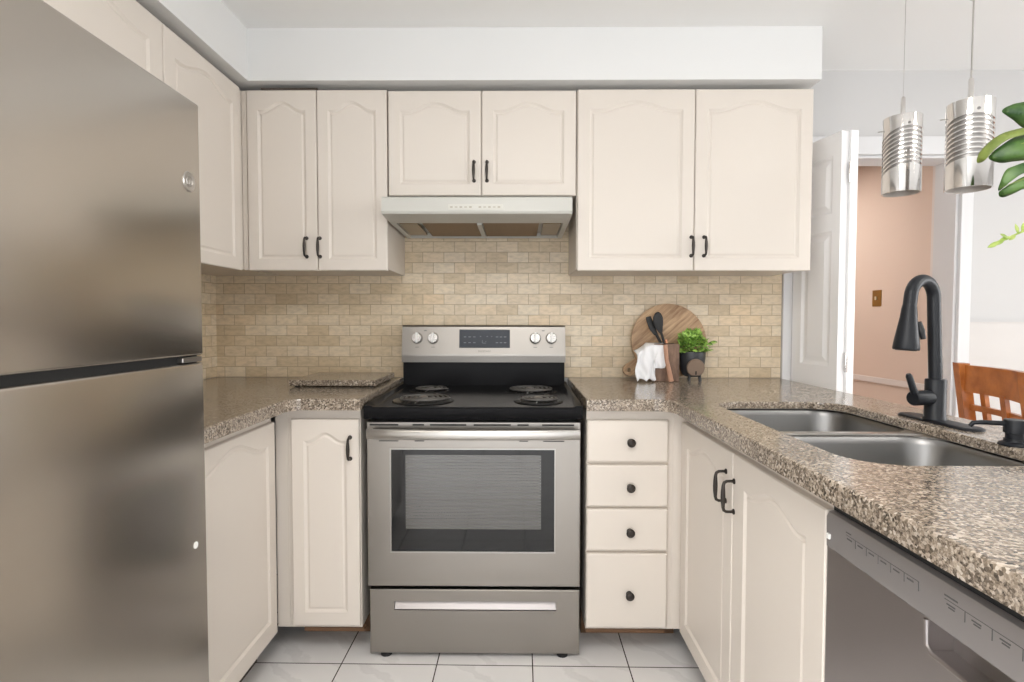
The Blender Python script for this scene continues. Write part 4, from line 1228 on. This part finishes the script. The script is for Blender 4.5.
for k in range(14):      # the sprig that sticks out to one side
    s = k / 13
    base = Vector((PXc + 0.042 + 0.046 * s, PYc - 0.01, CT + 0.158 + 0.018 * s))
    leaf(bm, base, Vector((1, random.uniform(-.8, .8), random.uniform(-.5, .7))), Vector((0, -0.6, 1)), 0.022, 0.006)
for k in range(12):
    a = 2 * PI * k / 12
    tube(bm, [(PXc + 0.01 * math.cos(a), PYc + 0.01 * math.sin(a), CT + 0.112), (PXc + 0.045 * math.cos(a), PYc + 0.035 * math.sin(a), CT + 0.17)], [0.0014, 0.0009], 5)
ob = obj('foliage', bm, MAT['herb'], t, 'all', recalc=False)
md = ob.modifiers.new('thickness', 'SOLIDIFY'); md.thickness = 0.0004

# ------------------------------------------------------------------ pendants
def pendant(x, y, zt, zb, r, label, cable_r, grip_z, amp, turn):
    t = thing('pendant_light', label, 'pendant light', (x, y, zb), 'chrome pendant lights')
    bm = bm_new()
    h = zt - zb
    n = 9
    ca0 = math.atan2(CAM.y - y, CAM.x - x) + turn
    def ztilt(z, a): return z + amp * math.cos(a - ca0)
    segs = 64
    rows = [(r - 0.0045, zb + 0.0005, 0, 0), (r - 0.002, zb - 0.0004, 0, 0), (r, zb, 0, 0), (r, zb + 0.012, 0, 0)]
    g0, g1 = zb + h * 0.27, zb + h * 0.72
    for k in range(n):
        z = g0 + (g1 - g0) * k / (n - 1)
        rows += [(r, z - 0.0046, 1, 0), (r - 0.0028, z - 0.0036, 1, 1), (r - 0.0028, z + 0.0036, 1, 0), (r, z + 0.0046, 1, 0)]
    rows += [(r, zt - 0.012, 0, 0), (r, zt, 0, 0), (r - 0.0015, zt + 0.0008, 0, 0), (r - 0.003, zt, 0, 0), (r - 0.0045, zt - 0.002, 0, 0), (r - 0.0045, zb + 0.0005, 0, 0)]
    vr = []
    for rr, z, tl, _ in rows:
        vr.append([bm.verts.new((x + rr * math.cos(a), y + rr * math.sin(a), ztilt(z, a) if tl else z)) for a in [2 * PI * k / segs for k in range(segs)]])
    for i_, (a, b_) in enumerate(zip(vr, vr[1:])):
        for k in range(segs):
            f = bm.faces.new((a[k], a[(k + 1) % segs], b_[(k + 1) % segs], b_[k]))
            if rows[i_][3]: f.material_index = 1
            elif i_ >= len(rows) - 2: f.material_index = 2
    bmesh.ops.remove_doubles(bm, verts=bm.verts[:], dist=1e-6)
    sh = obj('shade', bm, [MAT['chrome'], MAT['groove'], MAT['satin']], t, True)
    bm = bm_new(); lathe(bm, [(r - 0.005, zt - 0.012), (r - 0.005, zt - 0.008), (0.008, zt - 0.008)], 40, T(x, y, 0)); obj('top_plate', bm, MAT['chrome'], sh, True)
    bm = bm_new(); lathe(bm, [(0.0, zt - 0.14), (0.020, zt - 0.135), (0.030, zt - 0.105), (0.024, zt - 0.07), (0.014, zt - 0.05), (0.014, zt - 0.013)], 20, T(x, y, 0)); obj('bulb', bm, MAT['whiteplastic'], t, True)
    bm = bm_new(); lathe(bm, [(0.0068, zt - 0.008), (0.0068, zt + 0.066), (0.0045, zt + 0.070)], 16, T(x, y, 0)); obj('stem', bm, MAT['chrome'], t, True)
    bm = bm_new(); tube(bm, [(x, y, zt + 0.068), (x, y, 2.32)], cable_r, 8); obj('cable', bm, MAT['steel_bright'], t, True)
    bm = bm_new(); lathe(bm, [(0.008, grip_z), (0.012, grip_z + 0.004), (0.012, grip_z + 0.02), (0.006, grip_z + 0.03)], 18, T(x, y, 0)); obj('cable_grip', bm, MAT['chrome'], t, True)
    bm = bm_new(); lathe(bm, [(0.012, 2.312), (0.05, 2.318), (0.055, 2.339)], 32, T(x, y, 0)); obj('canopy', bm, MAT['chrome'], t, True)
    # side screw and pin
    ca = math.atan2(CAM.y - y, CAM.x - x)
    a1 = ca - 1.35
    bm = bm_new(); zz = zb + h * 0.78 + 0.018
    tube(bm, [(x + (r - 0.002) * math.cos(a1), y + (r - 0.002) * math.sin(a1), zz), (x + (r + 0.014) * math.cos(a1), y + (r + 0.014) * math.sin(a1), zz)], 0.0018, 8)
    obj('side_screw', bm, MAT['steel_bright'], sh, True)
    a2 = ca + 0.33
    mm = T(x + r * math.cos(a2), y + r * math.sin(a2), zt - 0.032) @ RZ(a2) @ RY(PI / 2)
    bm = bm_new(); lathe(bm, [(0.0042, 0.0), (0.0042, 0.0012), (0.0, 0.0014)], 14, mm); obj('rivet', bm, MAT['groove'], sh, True)
pendant(1.294, -0.692, 1.871, 1.620, 0.056, 'chrome ribbed pendant light hanging in front of the pink doorway', 0.0008, 2.285, 0.026, 0.45)
pendant(1.287, -0.980, 1.808, 1.566, 0.0555, 'chrome ribbed pendant light beside the large split leaves', 0.0022, 2.098, 0.020, 0.05)

# ------------------------------------------------------------------ chair on the dining side
def chair():
    t = thing('dining_chair', 'chestnut wooden dining chair with a slatted back beyond the peninsula', 'chair', (1.80, -0.60, 0))
    A = Vector((1.793, -0.344, 0)); B = Vector((1.669, -0.794, 0))
    wd = (B - A); W = wd.length; wd.normalize()
    bk = Vector((wd.y, -wd.x, 0));  bk = bk if bk.x < 0 else -bk       # points out of the back, to the kitchen
    def L(u, w, z): return A + wd * u - bk * w + Vector((0, 0, z))      # w: towards the seat
    wood_ = MAT['chairwood']
    def bar(name, p, q, sx, sy_, parent, n=1, bow=0.0):
        bm = bm_new(); pts = [L(*[p[i] + (q[i] - p[i]) * k / n for i in range(3)]) for k in range(n + 1)]
        if bow:
            pts = [pp + bk * bow * (4 * (k / n) * (1 - k / n)) for k, pp in enumerate(pts)]
        d = (pts[-1] - pts[0]).normalized()
        rings = []
        for k, pp in enumerate(pts):
            if abs(d.z) > 0.7: e1, e2 = wd, bk
            else: e1, e2 = Vector((0, 0, 1)), (bk if abs(d.dot(wd)) > 0.7 else wd)
            rings.append([bm.verts.new(pp + e1 * a * sx + e2 * b_ * sy_) for a, b_ in ((-1, -1), (1, -1), (1, 1), (-1, 1))])
        for a, b_ in zip(rings, rings[1:]):
            for i in range(4): bm.faces.new((a[i], a[(i + 1) % 4], b_[(i + 1) % 4], b_[i]))
        bm.faces.new(rings[0][::-1]); bm.faces.new(rings[-1])
        bmesh.ops.bevel(bm, geom=[e for e in bm.edges if len(e.link_faces) == 2 and e.calc_face_angle(0) > 1.0], offset=0.004, segments=2, affect='EDGES', profile=0.5)
        return obj(name, bm, wood_, parent, True)
    for u in (0.018, W - 0.018):
        bm = bm_new()
        pts = [L(u, 0.03, 0.0), L(u, 0.055, 0.22), L(u, 0.06, 0.45), L(u, 0.04, 0.70), L(u, 0.0, 1.024)]
        rings = []
        for k, pp in enumerate(pts):
            s = 0.017 if k else 0.014
            rings.append([bm.verts.new(pp + wd * (a * s * 1.45 - 0.006) + bk * (b_ * 0.019 + 0.006)) for a, b_ in ((-1, -1), (1, -1), (1, 1), (-1, 1))])
        for a, b_ in zip(rings, rings[1:]):
            for i in range(4): bm.faces.new((a[i], a[(i + 1) % 4], b_[(i + 1) % 4], b_[i]))
        bm.faces.new(rings[0][::-1]); bm.faces.new(rings[-1])
        bmesh.ops.bevel(bm, geom=[e for e in bm.edges if len(e.link_faces) == 2 and e.calc_face_angle(0) > 1.0], offset=0.004, segments=2, affect='EDGES', profile=0.5)
        obj('rear_leg', bm, wood_, t, True)
    bar('top_rail', (0.034, 0.010, 0.964), (W - 0.034, 0.010, 0.964), 0.053, 0.013, t, 12, -0.035)
    bar('back_rail', (0.036, 0.026, 0.850), (W - 0.036, 0.026, 0.850), 0.011, 0.009, t, 12, -0.030)
    bar('back_rail', (0.036, 0.05, 0.60), (W - 0.036, 0.05, 0.60), 0.022, 0.009, t, 12, -0.030)
    for u in (0.092, 0.226, 0.358):
        bar('back_slat', (u, 0.080, 0.60), (u, 0.036, 0.92), 0.0170, 0.007, t)
    bm = bm_new()
    q = [(-0.005, 0.06), (W + 0.005, 0.06), (W + 0.02, 0.46), (-0.02, 0.46)]
    lo = [bm.verts.new(L(u, w, 0.435)) for u, w in q]; hi = [bm.verts.new(L(u, w, 0.465)) for u, w in q]
    for i in range(4): bm.faces.new((lo[i], lo[(i + 1) % 4], hi[(i + 1) % 4], hi[i]))
    bm.faces.new(lo[::-1]); bm.faces.new(hi)
    bmesh.ops.bevel(bm, geom=bm.edges[:], offset=0.008, segments=3, affect='EDGES', profile=0.5)
    obj('seat', bm, wood_, t, True)
    for u in (0.02, W - 0.02): bar('front_leg', (u, 0.43, 0.0), (u, 0.43, 0.434), 0.019, 0.019, t)
    for u in (0.02, W - 0.02): bar('stretcher', (u, 0.08, 0.20), (u, 0.41, 0.20), 0.012, 0.009, t)
chair()

# ------------------------------------------------------------------ big-leaved plant in a vase at the end of the peninsula
VX, VY = 1.10, -1.66
t = thing('vase', 'white round vase on the peninsula worktop, holding the big split leaves', 'vase', (VX, VY, CT))
bm = bm_new(); lathe(bm, [(0.0, 0.0), (0.045, 0.0), (0.060, 0.02), (0.068, 0.07), (0.058, 0.13), (0.034, 0.175), (0.030, 0.20), (0.036, 0.212), (0.032, 0.212), (0.026, 0.20), (0.030, 0.175), (0.052, 0.13), (0.06, 0.07), (0.05, 0.025), (0.0, 0.012)], 36, T(VX, VY, CT), cap0=False, cap1=False)
obj('vase_body', bm, MAT['ceramic'], t, True)

def at(u, v, d):
    """the room point seen at pixel (u, v) at depth d"""
    return CAM + (fw + R2 * ((u - 512) / F_PX) - U2 * ((v - 341) / F_PX)) * d

MOUTH = Vector((VX, VY, CT + 0.205))
def blade(bm, pts, w, nrm, mi=0, fold=0.18):
    """one lobe: a tapered ribbon along pts"""
    n = len(pts); rows = []
    for k, p in enumerate(pts):
        d = (pts[min(k + 1, n - 1)] - pts[max(k - 1, 0)]).normalized()
        side = d.cross(nrm).normalized(); up_ = side.cross(d)
        rows.append((bm.verts.new(p + side * w[k]), bm.verts.new(p - up_ * fold * w[k]), bm.verts.new(p - side * w[k])))
    for a, b_ in zip(rows, rows[1:]):
        for f in ((a[0], a[1], b_[1], b_[0]), (a[1], a[2], b_[2], b_[1])):
            try: bm.faces.new(f).material_index = mi
            except ValueError: pass
def curve(pts, n=10):
    out = []
    for k in range(n + 1):
        t_ = k / n
        a, b_, c = pts
        out.append(a * (1 - t_) ** 2 + b_ * 2 * t_ * (1 - t_) + c * t_ ** 2)
    return out
def smooth_loop(pts, n=5):
    out = []; k = len(pts)
    for i in range(k):
        p0, p1, p2, p3 = [Vector(pts[(i + j) % k]) for j in (-1, 0, 1, 2)]
        for q in range(n):
            t_ = q / n
            out.append(0.5 * ((2 * p1) + (p2 - p0) * t_ + (2 * p0 - 5 * p1 + 4 * p2 - p3) * t_ ** 2 + (3 * p1 - p0 - 3 * p2 + p3) * t_ ** 3))
    return out
def split_leaf(label, heart, lobes, d, tiltx=0.0004, bend=0.00001):
    """a big split leaf: each lobe is an outline; heart = stalk joint; the blade bows and turns in depth"""
    def P(u, v, lift=0.0):
        du, dv = u - heart[0], v - heart[1]
        return at(u, v, d + tiltx * du + bend * (du * du) + 0.00035 * dv + 0.00002 * dv * dv - lift)
    H = P(*heart)
    t = thing('split_leaf', label, 'leaf', tuple(H), 'split leaves in the vase')
    bm = bm_new()
    for mi, lob, rib in lobes:
        b2 = bm_new()
        vs = [b2.verts.new((p.x, p.y, 0)) for p in smooth_loop(lob)]
        es = [b2.edges.new((vs[i], vs[(i + 1) % len(vs)])) for i in range(len(vs))]
        bmesh.ops.triangle_fill(b2, use_beauty=True, edges=es)
        bmesh.ops.subdivide_edges(b2, edges=[e for e in b2.edges if e.calc_length() > 8], cuts=3, use_grid_fill=True)
        bmesh.ops.triangulate(b2, faces=b2.faces[:])
        r0, r1 = Vector(rib[0]), Vector(rib[-1]); rd = (r1 - r0).normalized()
        for v in b2.verts:
            q = Vector((v.co.x, v.co.y)) - r0
            off = abs(q.x * rd.y - q.y * rd.x)
            v.co = P(v.co.x, v.co.y, -0.00075 * off + (0.004 if mi else 0.0))
        for f in b2.faces: f.material_index = mi
        me = bpy.data.meshes.new('s'); b2.to_mesh(me); b2.free(); bm.from_mesh(me); bpy.data.meshes.remove(me)
    ob = obj('leaf_blade', bm, [MAT['monstera'], MAT['monstera_light']], t, 'all', recalc=True)
    md = ob.modifiers.new('thickness', 'SOLIDIFY'); md.thickness = 0.0008
    bm = bm_new()
    for mi, lob, rib in lobes:
        tube(bm, curve([P(*q, 0.0006) for q in (rib[0], ((rib[0][0] + rib[-1][0]) / 2 + 1, (rib[0][1] + rib[-1][1]) / 2 - 1.5), rib[-1])], 8), [0.0009] * 6 + [0.0006, 0.0004, 0.0002], 6)
    obj('vein', bm, MAT['monstera_light'], ob, True)
    bm = bm_new()
    foot = Vector((VX, VY, CT + 0.21)) + (H - Vector((VX, VY, H.z))) * 0.06
    tube(bm, curve([foot, Vector((VX, VY, CT + 0.33)), H], 14), 0.003, 8)
    obj('stalk', bm, MAT['monstera_light'], t, True)
TOCAM = (-fw + Vector((0, 0, 0.55))).normalized()
split_leaf('pointed dark green split leaf, uppermost of the three big leaves', (1072, 112),
           [(0, [(1002, 111), (1012, 104.5), (1026, 101), (1048, 92), (1072, 92), (1088, 104), (1080, 120), (1058, 128), (1040, 132), (1024, 128.5), (1013, 120)], [(1072, 110), (1005, 112)])], 1.14)
split_leaf('broad split leaf with a yellow-green curled edge overlapping the chrome pendant', (1074, 148),
           [(1, [(977, 162.5), (979, 153), (988, 143), (1000, 134.5), (1013, 130), (1030, 127), (1056, 128), (1060, 134), (1030, 134), (1013, 137.5), (1003, 142.5), (993, 151), (984, 161)], [(1056, 131), (979, 161)]),
            (0, [(989, 158.5), (994, 151), (1002, 145), (1012, 138.5), (1024, 134.5), (1050, 131), (1080, 136), (1088, 150), (1076, 164), (1054, 166), (1036, 160), (1014, 161.5), (1000, 163)], [(1074, 148), (993, 158)])], 1.07)
split_leaf('dark green split leaf pointing down, lowest of the three big leaves', (1066, 172),
           [(0, [(998.5, 191), (1001, 180), (1006, 170), (1014, 166), (1028, 161.5), (1052, 158), (1072, 164), (1066, 172), (1040, 170), (1024, 173), (1012, 180.5)], [(1064, 165), (1000, 188)]),
            (0, [(999, 192), (1012, 183), (1024, 176.5), (1042, 172), (1068, 170), (1076, 182), (1056, 190), (1036, 190), (1024, 189), (1013, 194), (1002, 197.5)], [(1066, 174), (1002, 195)])], 1.00)
# slim twig with buds
t = thing('twig', 'thin green twig with small buds below the big leaves', 'twig', tuple(at(1050, 215, 1.05)))
bm = bm_new()
tw = curve([Vector((VX + 0.01, VY, CT + 0.214)), at(1090, 215, 1.00), at(1024, 231, 1.05)], 12) + [at(1012, 236, 1.05), at(1001, 241, 1.05), at(994, 246, 1.05)]
tube(bm, tw, [0.0022] * 13 + [0.0016, 0.0012, 0.0008], 6)
obj('stem', bm, MAT['twig'], t, True)
bm = bm_new(); random.seed(3)
for (u, v, du, dv, L_) in ((1018, 233, -0.2, -1, .018), (1022, 231, 0.4, -1, .020), (1010, 237, -1, 0.3, .020), (1004, 240, -1, 0.5, .022), (1000, 242, -1, 0.35, .022), (997, 244, -0.9, 0.3, .018), (1008, 238, -0.8, -0.5, .016), (1015, 235, -0.9, 0.8, .014)):
    p = at(u, v, 1.05); d = at(u + du * 10, v + dv * 10, 1.05) - p
    leaf(bm, p, d, TOCAM, L_, 0.0042, 0.1)
ob = obj('bud_leaves', bm, MAT['twig'], t, 'all', recalc=False)
md = ob.modifiers.new('thickness', 'SOLIDIFY'); md.thickness = 0.0005

# ------------------------------------------------------------------ flat ceiling panels out of view; kitchen and dining ones are added fill light
def panel_light(x, y, sx, sy_, mat_, label):
    t = thing('ceiling_light', label, 'ceiling light', (x, y, ZC))
    bm = bm_new()
    for x0, x1, y0, y1 in ((-sx, sx, -sy_, -sy_ + 0.02), (-sx, sx, sy_ - 0.02, sy_), (-sx, -sx + 0.02, -sy_ + 0.02, sy_ - 0.02), (sx - 0.02, sx, -sy_ + 0.02, sy_ - 0.02)):
        box(bm, x + x0, x + x1, y + y0, y + y1, ZC - 0.035, ZC - 0.0005)
    obj('frame', bm, MAT['white'], t)
    obj('diffuser', bbox(x - sx + 0.0205, x + sx - 0.0205, y - sy_ + 0.0205, y + sy_ - 0.0205, ZC - 0.030, ZC - 0.012), mat_, t)
panel_light(-0.10, -2.55, 0.45, 0.45, MAT['lamp'], 'flat square light panel on the kitchen ceiling behind the viewer')
panel_light(2.60, -2.20, 0.45, 0.45, MAT['lamp'], 'flat square light panel on the dining area ceiling')
panel_light(1.70, 1.60, 0.20, 0.20, MAT['lamp_hall'], 'small flat light panel on the hallway ceiling')
